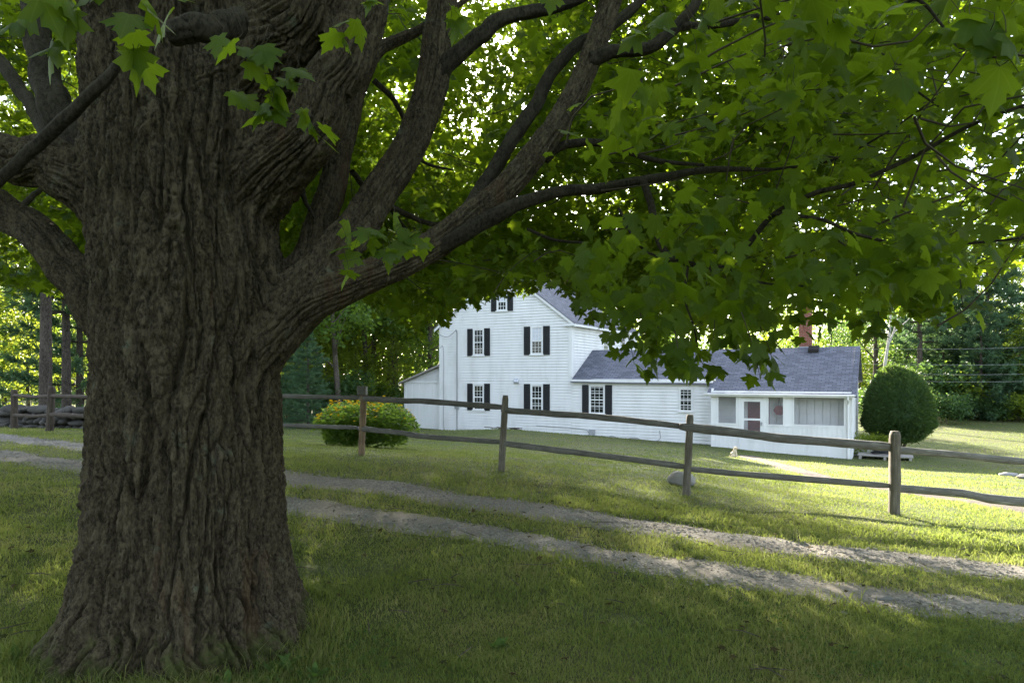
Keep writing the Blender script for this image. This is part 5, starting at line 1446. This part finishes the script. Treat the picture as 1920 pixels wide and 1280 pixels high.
# hose on a low wooden platform
hx, hy = h2w(14.1, .1); hz = g1(hx, hy); pl = empty('wooden_platform', (hx, hy, hz), -HA); tag(pl, 'low weathered wooden platform beside the porch end', 'platform')
q = MB()
for k in range(6): q.box((-1.0, -.6 + k * .2, .14), (1.0, -.6 + k * .2 + .18, .18))
q.build('deck', M['greywood'], pl); q = MB(); [q.box((x, -.6, -.2), (x + .1, .58, .139)) for x in (-.95, -.05, .85)]; q.build('bearer', M['greywood'], pl)
q = MB()
for k in range(5):
    t = np.linspace(0, 2 * math.pi, 30); R_ = .34 + .05 * math.sin(k * 2.1); q.tube(np.stack([np.cos(t) * R_ * 1.4 + .1 * math.sin(k * 3), np.sin(t) * R_ + .05 * math.cos(k * 2), np.full(30, .03 + .035 * k) + .02 * np.sin(t * 3 + k)], -1), .018, 6)
ho = q.build('garden_hose', M['hose'], None, True); ho.location = (hx, hy, hz + .19); ho.rotation_euler = (0, 0, -HA); tag(ho, 'black garden hose coiled on the low wooden platform', 'hose')
# slanted white cellar hatch at the end wall
bx0, by0 = h2w(WL + .45, 1.6); q = MB(); q.prism([(-.42, -.3), (.75, -.3), (.75, .12), (-.42, .72)], lambda p, t: (p[0], t, p[1]), -.7, .7); o = q.build('cellar_hatch', M['paint']); o.location = (bx0, by0, g1(bx0, by0)); o.rotation_euler = (0, 0, -HA)
tag(o, 'low slanted white hatch against the end wall of the porch', 'hatch'); q = MB(); q.box((-.4, -.05, .0), (-.39, .05, .01)); 
# brush pile by the gable wall
px_ = hit(965, 806); bp = []
for k in range(40):
    a = random.uniform(0, 6.28); L_ = random.uniform(.2, .55); c = np.array([random.gauss(0, .35), random.gauss(0, .12), random.uniform(.03, .2)]); dd_ = np.array([math.cos(a), math.sin(a) * .5, random.uniform(-.15, .25)]) * L_ / 2; bp.append(tube_np(np.array([c - dd_, c, c + dd_]), np.array([.016, .02, .012]), 5))
v, f = join_np(bp); wx, wy = h2w(-3.2, -.9); o = link('twig_pile', mesh_np('twig_pile', v, f), M['bark_far']); o.location = (wx, wy, g1(wx, wy) + .02); tag(o, 'small heap of brown sticks at the foot of the gable wall', 'twig pile')
# overhead wires on the right
for k, (y0, y1, Y, lab) in enumerate(((655, 640, 43, 'topmost'), (682, 676, 42, 'second highest'), (700, 694, 41, 'second lowest'), (713, 708, 40, 'lowest'))):
    a, b = P(1600, y0, Y + 3), P(2250, y1 - 8, Y - 4); q = MB(); q.tube(spline(np.array([a, (a + b) / 2 - [0, 0, .25], b]), 24), .0065, 5); o = q.build('utility_wire', M['wire']); tag(o, lab + ' of the four wires crossing the trees right of the topiary', 'wire', 'overhead wires')

# ------------------------------------------------------------------ light and camera
SUN_AZ, SUN_EL = math.radians(-10), math.radians(23)
w = bpy.data.worlds.new('World'); sc.world = w; w.use_nodes = True; nt = w.node_tree; bg = nt.nodes['Background']
sky = nt.nodes.new('ShaderNodeTexSky'); sky.sky_type = 'NISHITA'; sky.sun_disc = False; sky.sun_elevation = SUN_EL; sky.sun_rotation = SUN_AZ
sky.air_density = 1.0; sky.dust_density = 2.0; sky.ozone_density = 2.5
hs = nt.nodes.new('ShaderNodeHueSaturation'); hs.inputs['Saturation'].default_value = .55          # a milky summer sky
nt.links.new(sky.outputs[0], hs.inputs['Color']); nt.links.new(hs.outputs[0], bg.inputs['Color']); bg.inputs['Strength'].default_value = .11
sl_ = bpy.data.lights.new('sun', 'SUN'); sl_.energy = 5.0; sl_.angle = math.radians(.5); sl_.color = (1, .90, .74)
so = bpy.data.objects.new('sun', sl_); COL.objects.link(so)
sv = Vector((math.sin(SUN_AZ) * math.cos(SUN_EL), math.cos(SUN_AZ) * math.cos(SUN_EL), math.sin(SUN_EL))); so.rotation_euler = sv.to_track_quat('Z', 'Y').to_euler(); so.location = (0, 0, 30)
cd = bpy.data.cameras.new('camera'); cam = bpy.data.objects.new('camera', cd); COL.objects.link(cam)
cam.location = (0, 0, CZ); cam.rotation_euler = (math.pi / 2, 0, 0); cd.lens = 24; cd.sensor_width = 36; cd.shift_y = (HY - 640) / 1920; cd.clip_end = 3000; cd.clip_start = .05
sc.camera = cam
sc.render.engine = 'CYCLES'
sc.view_settings.view_transform = 'Standard'; sc.view_settings.look = 'None'; sc.view_settings.gamma = 1; sc.view_settings.exposure = 2.92
cy = sc.cycles; cy.max_bounces = 7; cy.diffuse_bounces = 4; cy.glossy_bounces = 2; cy.transmission_bounces = 5; cy.transparent_max_bounces = 8; cy.use_denoising = True; cy.sample_clamp_indirect = 8; cy.caustics_reflective = False; cy.caustics_refractive = False
